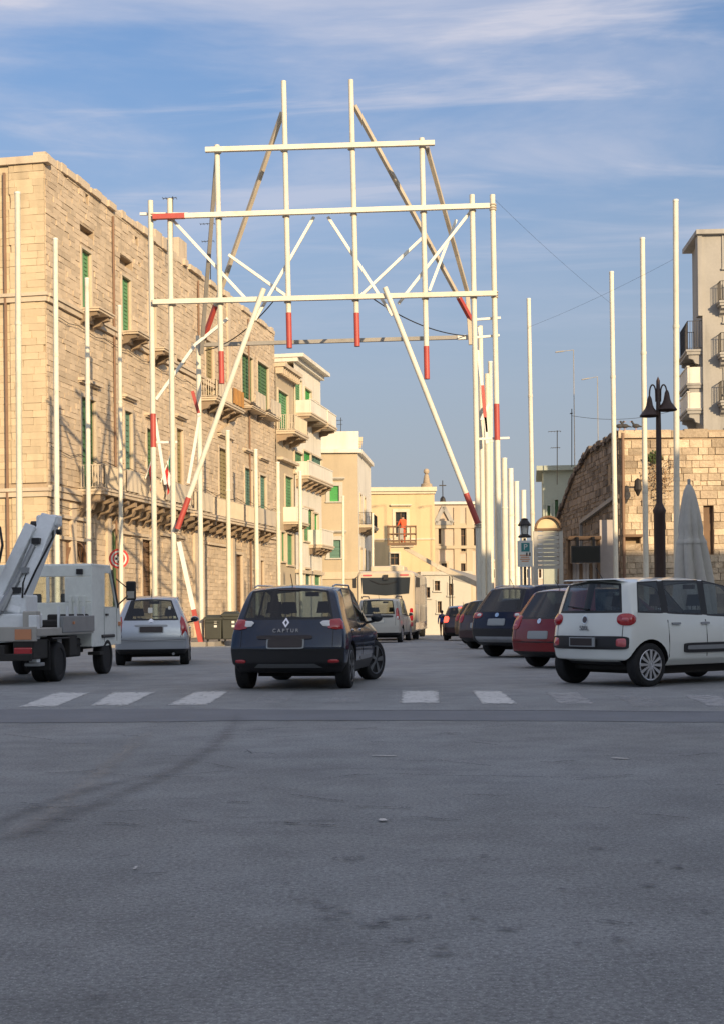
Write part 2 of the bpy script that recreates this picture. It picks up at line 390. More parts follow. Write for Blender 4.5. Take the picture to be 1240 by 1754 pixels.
for j in range(len(ys) - 1):
    for i in range(len(xs) - 1):
        mb.add([(xs[i], ys[j], gz(ys[j])), (xs[i + 1], ys[j], gz(ys[j])), (xs[i + 1], ys[j + 1], gz(ys[j + 1])), (xs[i], ys[j + 1], gz(ys[j + 1]))], [(0, 1, 2, 3)])
road = mb.build('road', ASPH, kind='structure')

def decal(name, col, lo=.25, hi=.75, amt=.8, sc=9):
    """worn mark whose edge breaks up: opacity from a fade value stored on the mesh and noise"""
    m = mat(name, col, .8, .12, 2, .12, 40); t = m.node_tree; n = t.nodes; l = t.links; b = n['Principled BSDF']
    at_ = n.new('ShaderNodeAttribute'); at_.attribute_name = 'fade'; nz = n.new('ShaderNodeTexNoise'); nz.inputs['Scale'].default_value = sc; nz.inputs['Detail'].default_value = 8; nz.inputs['Roughness'].default_value = .7
    l.new(n.new('ShaderNodeNewGeometry').outputs['Position'], nz.inputs['Vector'])
    ad = n.new('ShaderNodeMath'); ad.operation = 'MULTIPLY'; l.new(at_.outputs['Fac'], ad.inputs[0])
    mr0 = n.new('ShaderNodeMapRange'); mr0.inputs[1].default_value = .28; mr0.inputs[2].default_value = .62; l.new(nz.outputs[0], mr0.inputs[0]); mr0.inputs[3].default_value = .15; mr0.inputs[4].default_value = 1.35; l.new(mr0.outputs[0], ad.inputs[1])
    mr = n.new('ShaderNodeMapRange'); mr.interpolation_type = 'SMOOTHSTEP'; mr.inputs[1].default_value = lo; mr.inputs[2].default_value = hi; mr.inputs[4].default_value = amt; l.new(ad.outputs[0], mr.inputs[0])
    l.new(mr.outputs[0], b.inputs['Alpha']); return m
def set_fade(o, vals):
    a = o.data.attributes.new('fade', 'FLOAT', 'POINT')
    for d, v in zip(a.data, vals): d.value = v
    return o
PAINT = decal('worn_road_paint', (.62, .62, .60), .26, .75, .92, 9); PAINT2 = decal('faded_road_paint', (.50, .50, .50), .35, 1.0, .62, 7); PAINT3 = decal('nearly_gone_road_paint', (.45, .45, .45), .45, 1.2, .42, 7)
def sheet(mb_, pts, dz): mb_.add([Vector((p.x, p.y, p.z + dz)) for p in pts], [tuple(range(len(pts)))]); return mb_
cross = thing('crosswalk', None, None, (0, 18.5, 0)); cross['kind'] = 'structure'
stripes = [((-110, 1214), (-45, 1214), (5, 1189), (-50, 1189), PAINT2), ((32, 1212), (94, 1212), (154, 1187), (98, 1187), PAINT), ((156, 1210), (216, 1210), (266, 1186), (196, 1186), PAINT), ((288, 1209), (354, 1209), (392, 1185), (338, 1185), PAINT),
           ((425, 1208), (488, 1208), (514, 1185), (458, 1185), PAINT3), ((556, 1207), (620, 1207), (630, 1184), (578, 1184), PAINT3),
           ((688, 1206), (751, 1206), (749, 1184), (690, 1184), PAINT), ((827, 1207), (886, 1207), (856, 1184), (809, 1184), PAINT),
           ((958, 1208), (1022, 1208), (990, 1186), (934, 1186), PAINT2), ((1085, 1213), (1150, 1213), (1104, 1190), (1045, 1190), PAINT3), ((1216, 1212), (1282, 1212), (1226, 1191), (1166, 1191), PAINT2)]
def ragged(c, n=7, j=.05):
    out = []
    for a, b in zip(c, c[1:] + c[:1]):
        for i in range(n):
            p = a.lerp(b, i / n); out.append(Vector((p.x + random.uniform(-j, j), p.y + random.uniform(-j, j), p.z)))
    return out
for a, b, c, d, pm in stripes:
    q4 = [ground(*q) for q in (a, b, c, d)]; n_ = 10; mb_ = MB(); vs = []; fd = []
    for j in range(n_ + 1):
        for i in range(n_ + 1):
            u, v = -.13 + 1.26 * i / n_, -.09 + 1.18 * j / n_
            vs.append(q4[0].lerp(q4[1], u).lerp(q4[3].lerp(q4[2], u), v) + Vector((0, 0, .006))); fd.append(min(1.0, 5.5 * min(i, n_ - i) / n_, 5.5 * min(j, n_ - j) / n_))
    mb_.add(vs, [(j * (n_ + 1) + i, j * (n_ + 1) + i + 1, (j + 1) * (n_ + 1) + i + 1, (j + 1) * (n_ + 1) + i) for j in range(n_) for i in range(n_)])
    set_fade(mb_.build('stripe', pm, cross, fix=False), fd)
PATCH = mat('tar_patch', (.170, .180, .196), .8, .14, 1.2, .16, 40, .006, 60)
TARLINE = decal('tar_line', (.07, .07, .075), .25, .75, .62, 20)
STAIN = decal('oil_stain', (.085, .085, .095), .32, .95, .50, 26); SKID = decal('tyre_mark_rubber', (.12, .115, .115), .0, 1.1, .26, 6); OLDLINE = decal('scuffed_pale_line', (.40, .38, .35), .0, 1.1, .40, 5)
e1 = [ground(x, y) for x, y in ((-120, 1217), (25, 1216), (300, 1215), (640, 1217), (900, 1217), (1210, 1219), (1360, 1220))]
e2 = [ground(x, y) for x, y in ((1360, 1240), (1213, 1238), (1000, 1236), (700, 1235), (420, 1235), (200, 1238), (25, 1239), (-120, 1239))]
def densify(p, n=9, j=.03):
    o = []
    for a, b in zip(p, p[1:]):
        for i in range(n):
            q = a.lerp(b, i / n); o.append(q + Vector((0, random.uniform(-j, j), 0)))
    return o + [p[-1]]
tar = sheet(MB(), densify(e1) + densify(e2), .004).build('tar_patch', PATCH, road, local=True, fix=False)
def smooth_px(px):
    p = [Vector((a, b)) for a, b in px]
    for _ in range(2 if len(p) > 3 else 0):
        q = [p[0]]
        for a, b in zip(p, p[1:]): q += [a.lerp(b, .25), a.lerp(b, .75)]
        p = q + [p[-1]]
    return [ground(a.x, a.y) for a in p]
def ribbon(name, px, w, m, dz, jit=.02, n=8, taper=True):
    g = densify(smooth_px(px), n, jit); mb_ = MB(); vs = []; fd = []; k = len(g)
    for i, p in enumerate(g):
        d = (g[min(i + 1, k - 1)] - g[max(i - 1, 0)]); d = Vector((d.x, d.y, 0)).normalized(); s = Vector((-d.y, d.x, 0))
        ww = w * random.uniform(.85, 1.15); e_ = min(1, 5 * i / k, 5 * (k - 1 - i) / k) if taper else 1
        vs += [p + s * ww * q + Vector((0, 0, dz)) for q in (-.9, 0, .9)]; fd += [0, e_, 0]
    mb_.add(vs, [q for i in range(k - 1) for q in ((3 * i, 3 * i + 1, 3 * i + 4, 3 * i + 3), (3 * i + 1, 3 * i + 2, 3 * i + 5, 3 * i + 4))])
    return set_fade(mb_.build(name, m, road, local=True, fix=False), fd)
ribbon('tar_seam', [(560, 1219), (800, 1218), (1000, 1219), (1260, 1222)], .06, TARLINE, .009, .008)
ribbon('tyre_mark', [(412, 1220), (385, 1268), (320, 1312), (200, 1365), (90, 1410), (0, 1445)], .16, SKID, .008, .006, 5)
ribbon('tyre_mark', [(250, 1330), (120, 1362), (25, 1400), (-40, 1430)], .13, SKID, .009, .006, 5)
ribbon('scuffed_line', [(262, 1250), (190, 1310), (110, 1375), (30, 1440)], .15, OLDLINE, .0075, .01, 5)
cr = [[(245, 1236), (282, 1240), (312, 1238), (345, 1243)], [(130, 1324), (200, 1330), (280, 1333), (395, 1334)], [(255, 1332), (330, 1328), (420, 1320)], [(345, 1307), (378, 1313), (412, 1321)], [(190, 1393), (230, 1392), (262, 1389)], [(300, 1406), (330, 1410), (355, 1412)],
      [(420, 1285), (434, 1294)], [(280, 1371), (350, 1371)], [(150, 1478), (240, 1466)], [(640, 1326), (760, 1331), (900, 1332), (1040, 1336)], [(985, 1384), (1030, 1387), (1060, 1385)], [(570, 1235), (600, 1236)], [(1020, 1578), (1060, 1585), (1092, 1587)], [(760, 1305), (640, 1304)], [(25, 1428), (120, 1428)], [(230, 1500), (290, 1500)]]
rc_ = random.Random(21)
for _ in range(34):
    x, y = rc_.uniform(-20, 720) if _ % 3 else rc_.uniform(700, 1240), rc_.uniform(1242, 1420); L0 = rc_.uniform(25, 120); s_ = rc_.uniform(-.12, .12)
    cr.append([(x, y), (x + L0 * .4, y + L0 * .4 * s_ + rc_.uniform(-2, 2)), (x + L0 * .7, y + L0 * .7 * s_ + rc_.uniform(-2, 2)), (x + L0, y + L0 * s_)])
for c in cr: ribbon('crack', c, rc_.uniform(.010, .022), TARLINE, .0095, .015, 5)
def blot(name, x, y, rx, ry, m, dz=.010, n=14):
    c = ground(x, y); ex = abs(ground(x + rx, y).x - c.x); ey = abs(ground(x, y - ry).y - c.y)
    ph = [random.uniform(.8, 1.25) for _ in range(n)]; mb_ = MB(); vs = [c + Vector((0, 0, dz))]; fd = [1.0]
    for f, v in ((.5, .75), (1.0, .4), (1.5, 0)):
        vs += [c + Vector((ex * r * f * math.cos(2 * math.pi * i / n), ey * r * f * math.sin(2 * math.pi * i / n), dz)) for i, r in enumerate(ph)]; fd += [v] * n
    mb_.add(vs, [(0, 1 + i, 1 + (i + 1) % n) for i in range(n)] + [(1 + k * n + i, 1 + (k + 1) * n + i, 1 + (k + 1) * n + (i + 1) % n, 1 + k * n + (i + 1) % n) for k in range(2) for i in range(n)])
    set_fade(mb_.build(name, m, road, local=True, fix=False), fd)
for x, y, rx, ry in ((600, 1474, 18, 4), (575, 1475, 7, 3), (616, 1472, 8, 3), (560, 1558, 24, 5), (545, 1548, 10, 3), (585, 1566, 16, 4), (565, 1575, 22, 4), (512, 1546, 10, 2), (640, 1588, 24, 4), (655, 1582, 14, 4), (690, 1575, 20, 4), (725, 1574, 12, 4), (690, 1615, 26, 4), (760, 1637, 22, 4), (755, 1625, 14, 3),
                     (828, 1469, 9, 2), (760, 1535, 8, 2), (792, 1546, 7, 2), (964, 1527, 8, 2), (812, 1575, 9, 3), (1056, 1613, 14, 4), (990, 1620, 10, 2), (820, 1658, 9, 2), (1125, 1478, 10, 2), (1160, 1488, 12, 3), (1110, 1520, 20, 3), (162, 1712, 20, 3), (235, 1682, 14, 2), (490, 1518, 10, 2), (870, 1595, 26, 3), (1025, 1456, 12, 2), (1210, 1565, 10, 3)):
    blot('oil_stain', x, y, rx * 1.25, ry * 1.25, STAIN)
LIT = decal('pale_scrap', (.55, .53, .50), .1, .4, 1.0, 30)
for x, y, rx, ry in ((655, 1408, 6, 2), (232, 1491, 3, 2)): blot('paper_scrap', x, y, rx, ry, LIT, .012)
ribbon('scratch', [(632, 1296), (682, 1297)], .03, LIT, .010, .004, 4); ribbon('scratch', [(1045, 1300), (1078, 1302)], .035, LIT, .010, .004, 4)

# pavements with kerbs on both sides of the street
PAVE = mat('pavement_slabs', (.22, .19, .15), .9, .1, .8, .08, 12, .004, 20); KERB = mat('kerb_stone', (.30, .27, .23), .85, .12, 1, .06, 12, rand=.1)
def pavement(pts, h=.13):
    ps = [Vector(p) for p in pts]; mb_ = MB()
    mb_.add([Vector((p.x, p.y, gz(p.y) + h)) for p in ps] + [Vector((p.x, p.y, gz(p.y) - .3)) for p in ps], [tuple(range(len(ps)))] + [(i, (i + 1) % len(ps), len(ps) + (i + 1) % len(ps), len(ps) + i) for i in range(len(ps))])
    return mb_.build('pavement', PAVE, kind='structure', fix=True)
pv = pavement([(-5.4, 48.4, 0), (2.3, 96, 0), (-9, 104, 0), (-20, 70, 0), (-45, 62, 0), (-45, 48.4, 0)])
def kerb(p, a, b, n):
    a = Vector(a); b = Vector(b)
    for i in range(n):
        q0 = a.lerp(b, i / n + .002); q1 = a.lerp(b, (i + 1) / n - .002); z = Vector((0, 0, .075 + gz(q0.y)))
        MB().bar(q0 + z, q1 + z, .24, .17).build('kerb_stone', KERB, p)
kerb(pv, (-45, 48.28, 0), (-5.3, 48.28, 0), 30); kerb(pv, (-5.25, 48.5, 0), (2.4, 96, 0), 36)
pr = pavement([(6.6, 26, 0), (30, 26, 0), (30, 56, 0), (9.4, 56, 0), (8.3, 80, 0), (6.6, 80, 0)])
kerb(pr, (6.5, 26, 0), (6.5, 79, 0), 40)

# ------------------------------------------------------------------ facades
class Facade:
    def __init__(s, C, d, n=None):
        s.C = Vector((C[0], C[1])); s.d = Vector(d).normalized()
        s.n = Vector(n).normalized() if n else Vector((s.d.y, -s.d.x))
    def P(s, t, z, o=0.0):
        q = s.C + s.d * t + s.n * o; return Vector((q.x, q.y, z))
    def tz(s, px, py, o=0.0):
        u, v = ray(px, py); c = s.C + s.n * o
        t = (c.x - u * c.y) / (u * s.d.y - s.d.x); Y = c.y + s.d.y * t; return t, EYE + v * Y
    def rect(s, x0, x1, y0, y1):
        xm, ym = (x0 + x1) / 2, (y0 + y1) / 2
        return s.tz(x0, ym)[0], s.tz(x1, ym)[0], s.tz(xm, y1)[1], s.tz(xm, y0)[1]
    def box(s, mb_, t0, t1, z0, z1, o0, o1, mi=None):
        return mb_.hexa([s.P(t0, z0, o1), s.P(t1, z0, o1), s.P(t1, z0, o0), s.P(t0, z0, o0), s.P(t0, z1, o1), s.P(t1, z1, o1), s.P(t1, z1, o0), s.P(t0, z1, o0)], mi)
def wall_sheet(T, Fa, t0, t1, z0, z1, ops, m, depth=.34, o=0.0, name='wall'):
    """front face with real openings and their reveals"""
    ts = sorted({t0, t1} | {min(max(v, t0), t1) for q in ops for v in q[:2]}); zs = sorted({z0, z1} | {min(max(v, z0), z1) for q in ops for v in q[2:4]})
    mb_ = MB()
    for a, b in zip(ts, ts[1:]):
        for c, d in zip(zs, zs[1:]):
            if b - a < 1e-5 or d - c < 1e-5: continue
            tm, zm = (a + b) / 2, (c + d) / 2
            if any(q[0] < tm < q[1] and q[2] < zm < q[3] for q in ops): continue
            mb_.add([Fa.P(a, c, o), Fa.P(b, c, o), Fa.P(b, d, o), Fa.P(a, d, o)], [(0, 1, 2, 3)])
    for q in ops:
        a, b, c, d = q[:4]
        for p, r in (((a, c), (a, d)), ((b, d), (b, c)), ((a, d), (b, d)), ((b, c), (a, c))):
            mb_.add([Fa.P(*p, o), Fa.P(*r, o), Fa.P(*r, o - depth), Fa.P(*p, o - depth)], [(0, 1, 2, 3)])
        mb_.add([Fa.P(a, c, o - depth), Fa.P(b, c, o - depth), Fa.P(b, d, o - depth), Fa.P(a, d, o - depth)], [(0, 1, 2, 3)])
    return mb_.build(name, m, T)
BLOCKS = []
def unit_blocks(m):
    out = []
    for k in range(6):
        rr = random.Random(k); j = lambda a: rr.uniform(-a, a)
        mb_ = MB(); f = [Vector((sx * .5 + j(.018), .5 + j(.12), sz * .5 + j(.03))) for sx, sz in ((-1, -1), (1, -1), (1, 1), (-1, 1))]; bk = [Vector((sx * .5, -.5, sz * .5)) for sx, sz in ((-1, -1), (1, -1), (1, 1), (-1, 1))]
        mb_.add(f + bk, [(0, 1, 2, 3), (0, 4, 5, 1), (1, 5, 6, 2), (2, 6, 7, 3), (3, 7, 4, 0)]); out.append(mb_.mesh('stone_block', m))
    return out
def masonry(T, Fa, t0, t1, z0, z1, ops, m, ch=.30, ln=(.5, 1.0), gap=.022, proud=.035, vary=.02, n_obj=300, name='stone_block', ztop=None, chv=.0, jit=.012, seed=1):
    rr = random.Random(seed); blocks = []; z = z0
    while z < z1 - .08:
        h = ch * (1 + rr.uniform(-chv, chv)); h = min(h, z1 - z); t = t0 - rr.uniform(0, ln[0])
        free = [(t0, t1)]
        for q in ops:
            if q[2] - .02 < z + h * .5 < q[3] + .02:
                nf = []
                for a, b in free:
                    if q[1] <= a or q[0] >= b: nf.append((a, b)); continue
                    if q[0] > a: nf.append((a, q[0]))
                    if q[1] < b: nf.append((q[1], b))
                free = nf
        while t < t1:
            l = rr.uniform(*ln)
            for a, b in free:
                x0, x1 = max(a, t), min(b, t + l)
                if x1 - x0 > .09:
                    if ztop is None or z + h <= ztop((x0 + x1) / 2): blocks.append((x0 + gap / 2, x1 - gap / 2, z + gap / 2, z + h - gap / 2, proud + rr.uniform(-vary, vary)))
            t += l
        z += h
    def size(b):
        p = Fa.P((b[0] + b[1]) / 2, b[2]); u = (p.x / p.y); inside = abs(u) < .275
        return -(((b[1] - b[0]) * (b[3] - b[2])) / p.y ** 2 if inside else 0)
    blocks.sort(key=size); meshes = unit_blocks(m)
    Mi = MW[T.name].inverted()
    for b in blocks[:n_obj]:
        c = Fa.P((b[0] + b[1]) / 2, (b[2] + b[3]) / 2, b[4] - .06)
        X = Vector((Fa.d.x, Fa.d.y, 0)) * (b[1] - b[0]); Y = Vector((Fa.n.x, Fa.n.y, 0)) * .12; Z = Vector((0, 0, b[3] - b[2]))
        mx = Matrix((X.to_4d(), Y.to_4d(), Z.to_4d(), Vector((0, 0, 0, 1)))).transposed(); mx[3] = (0, 0, 0, 1); mx.translation = c
        o = bpy.data.objects.new(name, rr.choice(meshes)); COL.objects.link(o); o.parent = T; o.matrix_basis = Mi @ mx
    rest = blocks[n_obj:]
    if rest:
        mb_ = MB()
        for b in rest:
            j = lambda: rr.uniform(-jit, jit)
            f = [Fa.P(b[0] + j(), b[2] + j(), b[4] + j()), Fa.P(b[1] + j(), b[2] + j(), b[4] + j()), Fa.P(b[1] + j(), b[3] + j(), b[4] + j()), Fa.P(b[0] + j(), b[3] + j(), b[4] + j())]
            bk = [Fa.P(b[0], b[2], -.08), Fa.P(b[1], b[2], -.08), Fa.P(b[1], b[3], -.08), Fa.P(b[0], b[3], -.08)]
            mb_.add(f + bk, [(0, 1, 2, 3), (0, 4, 5, 1), (1, 5, 6, 2), (2, 6, 7, 3), (3, 7, 4, 0)])
        o = mb_.build('stonework', m, T, fix=False); o['kind'] = 'stuff'
def leaf_mb(Fa, t0, t1, z0, z1, o, n=14):
    mb_ = MB(); e = .06
    Fa.box(mb_, t0, t0 + e, z0, z1, o, o + .05); Fa.box(mb_, t1 - e, t1, z0, z1, o, o + .05)
    Fa.box(mb_, t0 + e, t1 - e, z0, z0 + .1, o, o + .05); Fa.box(mb_, t0 + e, t1 - e, z1 - .08, z1, o, o + .05)
    zm = z0 + (z1 - z0) * .45; Fa.box(mb_, t0 + e, t1 - e, zm, zm + .07, o, o + .049)
    k = max(4, min(n, int((z1 - z0) / .11)))
    for i in range(k):
        za = z0 + .1 + (z1 - z0 - .18) * i / k; zb = z0 + .1 + (z1 - z0 - .18) * (i + .9) / k
        mb_.hexa([Fa.P(t0 + e, za, o + .045), Fa.P(t1 - e, za, o + .045), Fa.P(t1 - e, za, o), Fa.P(t0 + e, za, o), Fa.P(t0 + e, zb, o + .018), Fa.P(t1 - e, zb, o + .018), Fa.P(t1 - e, zb, o), Fa.P(t0 + e, zb, o)])
    return mb_
def window(T, Fa, r, shut='green', surround=.14, proud=.07, depth=.34, leaves=2, inset=.16, m=None, lintel=0, base=0.0, sill=True):
    t0, t1, z0, z1 = r; mb_ = MB(); s = surround
    if s:
        Fa.box(mb_, t0 - s, t0 + .004, z0, z1, base - .05, base + proud); Fa.box(mb_, t1 - .004, t1 + s, z0, z1, base - .05, base + proud); Fa.box(mb_, t0 - s, t1 + s, z1 - .004, z1 + s, base - .05, base + proud + .01)
    if sill: Fa.box(mb_, t0 - s - .04, t1 + s + .04, z0 - .1, z0 + .004, base - .05, base + proud + .08)
    if not s and not sill: Fa.box(mb_, t0, t1, z1 - .08, z1 - .002, base - .2, base - .1)
    if lintel:
        Fa.box(mb_, t0 - s - .18, t1 + s + .18, z1 + s + lintel, z1 + s + lintel + .12, base - .05, base + .3); Fa.box(mb_, t0 - s - .12, t1 + s + .12, z1 + s + lintel - .07, z1 + s + lintel, base - .05, base + .18)
    wo = mb_.build('window', m or M['trim'], T)
    if shut == 'pane':
        fb = MB(); e = .06
        Fa.box(fb, t0, t1, z0, z1, base - .26, base - .25); wp = fb.build('pane', M['pane'], wo)
        gb = MB(); tm = (t0 + t1) / 2
        for a, b in ((t0, t0 + e), (tm - e / 2, tm + e / 2), (t1 - e, t1)): Fa.box(gb, a, b, z0, z1, base - .248, base - .2)
        zm = z0 + (z1 - z0) * .6
        for a, b in ((z0, z0 + e), (zm, zm + e), (z1 - e, z1)): Fa.box(gb, t0, t1, a, b, base - .246, base - .205)
        gb.build('sash', M['brownwood'], wo)
    elif shut:
        wd = (t1 - t0) / leaves
        for i in range(leaves):
            leaf_mb(Fa, t0 + wd * i + .012, t0 + wd * (i + 1) - .012, z0 + .02, z1 - .02, base - inset).build('shutter', M[shut], wo, fix=False)
    return wo
def railing_mb(Fa, t0, t1, z, o0, o1, h=1.0, step=.13, r=.011):
    mb_ = MB(); pts = [(t0, o0), (t0, o1), (t1, o1), (t1, o0)]
    for (a, b), (c, d) in zip(pts, pts[1:]):
        for zz in (z + .08, z + h): mb_.bar(Fa.P(a, zz, b), Fa.P(c, zz, d), .045, .03)
        L = math.hypot(c - a, d - b); n = max(1, int(L / step))
        for i in range(n + 1):
            q0 = Fa.P(a + (c - a) * i / n, z + .08, b + (d - b) * i / n); mb_.bar(q0, q0 + Vector((0, 0, h - .08)), 2 * r, 2 * r)
    return mb_
def balcony(T, Fa, t0, t1, z, proj, thick=.2, rail='iron', corb=0, ch=.5, m='trim', h=1.0, base=0.0, step=.13, cloth=()):
    mb_ = MB(); Fa.box(mb_, t0, t1, z - thick, z, base - .05, base + proj); Fa.box(mb_, t0 - .05, t1 + .05, z - thick * .4, z + .003, base - .05, base + proj + .06)
    b = mb_.build('balcony', M[m], T)
    for i in range(corb):
        t = t0 + .25 + (t1 - t0 - .5) * (i + .0) / max(1, corb - 1); q = MB(); wd = .15
        prof = [(0, z - thick), (proj * .92, z - thick), (proj * .92, z - thick - ch * .28), (proj * .62, z - thick - ch * .38), (proj * .5, z - thick - ch * .68), (proj * .2, z - thick - ch * .8), (0, z - thick - ch * 1.15)]
        q.prism([Fa.P(t - wd, zz, base - .04 + oo) for oo, zz in prof], Fa.P(t + wd, 0, 0) - Fa.P(t - wd, 0, 0)); q.build('corbel', M['corbel_shade' if m == 'trim' else m], b)
    if rail == 'iron': railing_mb(Fa, t0 + .05, t1 - .05, z, base, base + proj - .06, h, step).build('railing', M['iron'], b, fix=False)
    elif rail == 'pale': railing_mb(Fa, t0 + .05, t1 - .05, z, base, base + proj - .06, h, step, .02).build('railing', M['cloth'], b, fix=False)
    elif rail == 'panel':
        q = MB(); e = .09
        Fa.box(q, t0 + .02, t1 - .02, z + .002, z + h, base + proj - .02 - e, base + proj - .02); Fa.box(q, t0 + .02, t0 + .02 + e, z + .002, z + h - .003, base, base + proj - .03 - e); Fa.box(q, t1 - .02 - e, t1 - .02, z + .002, z + h - .003, base, base + proj - .03 - e)
        Fa.box(q, t0 - .02, t1 + .02, z + h, z + h + .07, base + proj - .04 - e, base + proj + .02)
        q.build('parapet', M['pale'] if m != 'sand' else M['sand'], b)
    for a, c, mm in cloth:   # cloths hung over the rail, with folds
        q = MB(); q.grid(lambda u, v: Fa.P(a + (c - a) * u, z + .12 + (h - .08) * v, base + proj + .03 + .035 * math.sin(u * 19 + v * 2) * (1 - .6 * v)), 24, 6); q.build('hung_cloth', M[mm], b, smooth=True, fix=False)
    return b
def volume(T, Fa, t0, t1, z0, z1, o0, o1, m, name='wall'):
    mb_ = MB(); Fa.box(mb_, t0, t1, z0, z1, o1, o0); return mb_.build(name, m, T)
def arch_door(T, Fa, r, m, wood, proud=.08, depth=.3, w=.22, name='door', leaf=True):
    """arched surround standing proud round a rectangular recess; spandrels filled by the surround itself"""
    t0, t1, z0, z1 = r; c = (t0 + t1) / 2; rad = (t1 - t0) / 2; zs = z1 - rad; n = 12
    inner = [(t0, z0), (t0, zs)] + [(c - rad * math.cos(math.pi * i / n), zs + rad * math.sin(math.pi * i / n)) for i in range(1, n)] + [(t1, zs), (t1, z0)]
    outer = [(t0 - w, z0), (t0 - w, zs)] + [(c - (rad + w) * math.cos(math.pi * i / n), zs + (rad + w) * math.sin(math.pi * i / n)) for i in range(1, n)] + [(t1 + w, zs), (t1 + w, z0)]
    mb_ = MB()
    for (a, b), (p, q) in zip(zip(inner, inner[1:]), zip(outer, outer[1:])):
        mb_.hexa([Fa.P(*a, -.25), Fa.P(*b, -.25), Fa.P(*q, -.04), Fa.P(*p, -.04), Fa.P(*a, proud), Fa.P(*b, proud), Fa.P(*q, proud), Fa.P(*p, proud)])
    for s in (0, 1):   # spandrels
        ring = [p for p in inner if (p[0] <= c if s == 0 else p[0] >= c) and p[1] >= zs - 1e-6]
        corner = (t0 if s == 0 else t1, z1)
        for a, b in zip(ring, ring[1:]): mb_.add([Fa.P(*a, -.02), Fa.P(*b, -.02), Fa.P(*corner, -.02)], [(0, 1, 2)])
    d = mb_.build(name, m, T)
    if leaf:
        q = MB(); k = 5
        for i in range(k):
            a = t0 + (t1 - t0) * i / k; Fa.box(q, a + .01, t0 + (t1 - t0) * (i + 1) / k - .01, z0, z1 - .03, -depth + .01, -depth + .06)
        Fa.box(q, t0 + .005, t1 - .005, zs - .06, zs + .06, -depth + .012, -depth + .09); q.build('leaf', M[wood], d)
    return d

# ------------------------------------------------------------------ the long stone palazzo down the left side
u_, v_ = ray(80, 650)
FL = Facade((u_ * 58, 58), (.188, .982))
FE = Facade((u_ * 58, 58), (-.982, .188), (-.188, -.982))
T = thing('stone_palazzo', 'long three storey stone palazzo with green shutters and corbelled balcony on the left', 'building', FL.P(0, 0))
ZR = 20.1
tEnd = FL.tz(471, 700)[0]
W2 = [FL.rect(139, 155, 430, 533), FL.rect(208, 223, 476, 572), FL.rect(254, 266, 508, 600)]
W2b = [FL.rect(352, 366, 585, 688), FL.rect(414, 433, 609, 700), FL.rect(441, 460, 624, 712)]
W1 = [FL.rect(139, 163, 683, 840), FL.rect(213, 226, 705, 842), FL.rect(251, 262, 735, 848), FL.rect(302, 313, 735, 850), FL.rect(375, 394, 770, 868), FL.rect(419, 432, 803, 880), FL.rect(445, 456, 815, 885)]
HOLES = [FL.rect(108, 114, 288, 302), FL.rect(146, 151, 333, 348), FL.rect(231, 236, 405, 418), FL.rect(236, 240, 447, 458), FL.rect(205, 226, 442, 458), FL.rect(136, 160, 390, 402), FL.rect(303, 318, 615, 640)]
DOORS = [FL.rect(186, 208, 905, 1046), FL.rect(243, 262, 925, 1050), FL.rect(336, 347, 930, 1060), FL.rect(404, 415, 950, 1065), FL.rect(440, 452, 960, 1065)]
LUN = [FL.rect(113, 148, 930, 963)]
ops = W2 + W2b + W1 + HOLES + DOORS + LUN
wall_sheet(T, FL, 0, tEnd, -1.5, ZR, ops, M['mortar'])
pad = lambda r, s=.14: (r[0] - s, r[1] + s, r[2] - .1, r[3] + s)
strips = [(0, tEnd, 14.05, 14.5), (0, tEnd, 6.0, 6.55)]
masonry(T, FL, .0, tEnd, -.6, ZR - .1, [pad(r) for r in W2 + W2b + W1] + HOLES + [pad(r, .2) for r in DOORS + LUN] + [(-.1, tEnd + .1, a, b) for _, _, a, b in strips], M['stone'], ch=.23, ln=(.40, .95), gap=.014, proud=.03, vary=.019, jit=.012, chv=.14, seed=4)
mb = MB(); FL.box(mb, .0, tEnd, 14.1, 14.32, -.05, .16); FL.box(mb, .0, tEnd, 14.32, 14.46, -.05, .24); mb.build('string_course', M['trim'], T)
mb = MB(); FL.box(mb, .0, tEnd, 6.02, 6.3, -.05, .12); FL.box(mb, .0, tEnd, 6.3, 6.5, -.05, .2); mb.build('string_course', M['trim'], T)
# end wall facing the viewpoint
eL = 10.0
wall_sheet(T, FE, 0, eL, -1.5, ZR, [], M['mortar'])
masonry(T, FE, .0, 1.55, -.6, ZR - .3, [(-.1, 2, 14.05, 14.5), (-.1, 2, 6.0, 6.55)], M['ashlar'], ch=.30, ln=(.7, .85), gap=.008, proud=.10, vary=.006, jit=.004, seed=8, name='ashlar_block', n_obj=150)
masonry(T, FE, 1.55, eL, -.6, ZR - .3, [(-.1, 30, 14.05, 14.5), (-.1, 30, 6.0, 6.55)], M['ashlar'], ch=.30, ln=(.6, 1.1), gap=.008, proud=.03, vary=.008, jit=.005, seed=9, name='ashlar_block', n_obj=80)
for z in (14.1, 6.02):
    mb = MB(); FE.box(mb, -.1, eL, z, z + .22, -.05, .19); FE.box(mb, -.16, eL, z + .22, z + .36, -.05, .27); mb.build('string_course', M['trim'], T)
mb = MB(); mb.tube(FE.P(1.72, ZR - .6, .16), FE.P(1.72, -.3, .16), .065, n=8); mb.build('drainpipe', M['pipe'], T)
mb = MB(); FE.box(mb, -.25, eL, ZR - .28, ZR + .02, -.3, .22); mb.build('cornice', M['trim'], T)
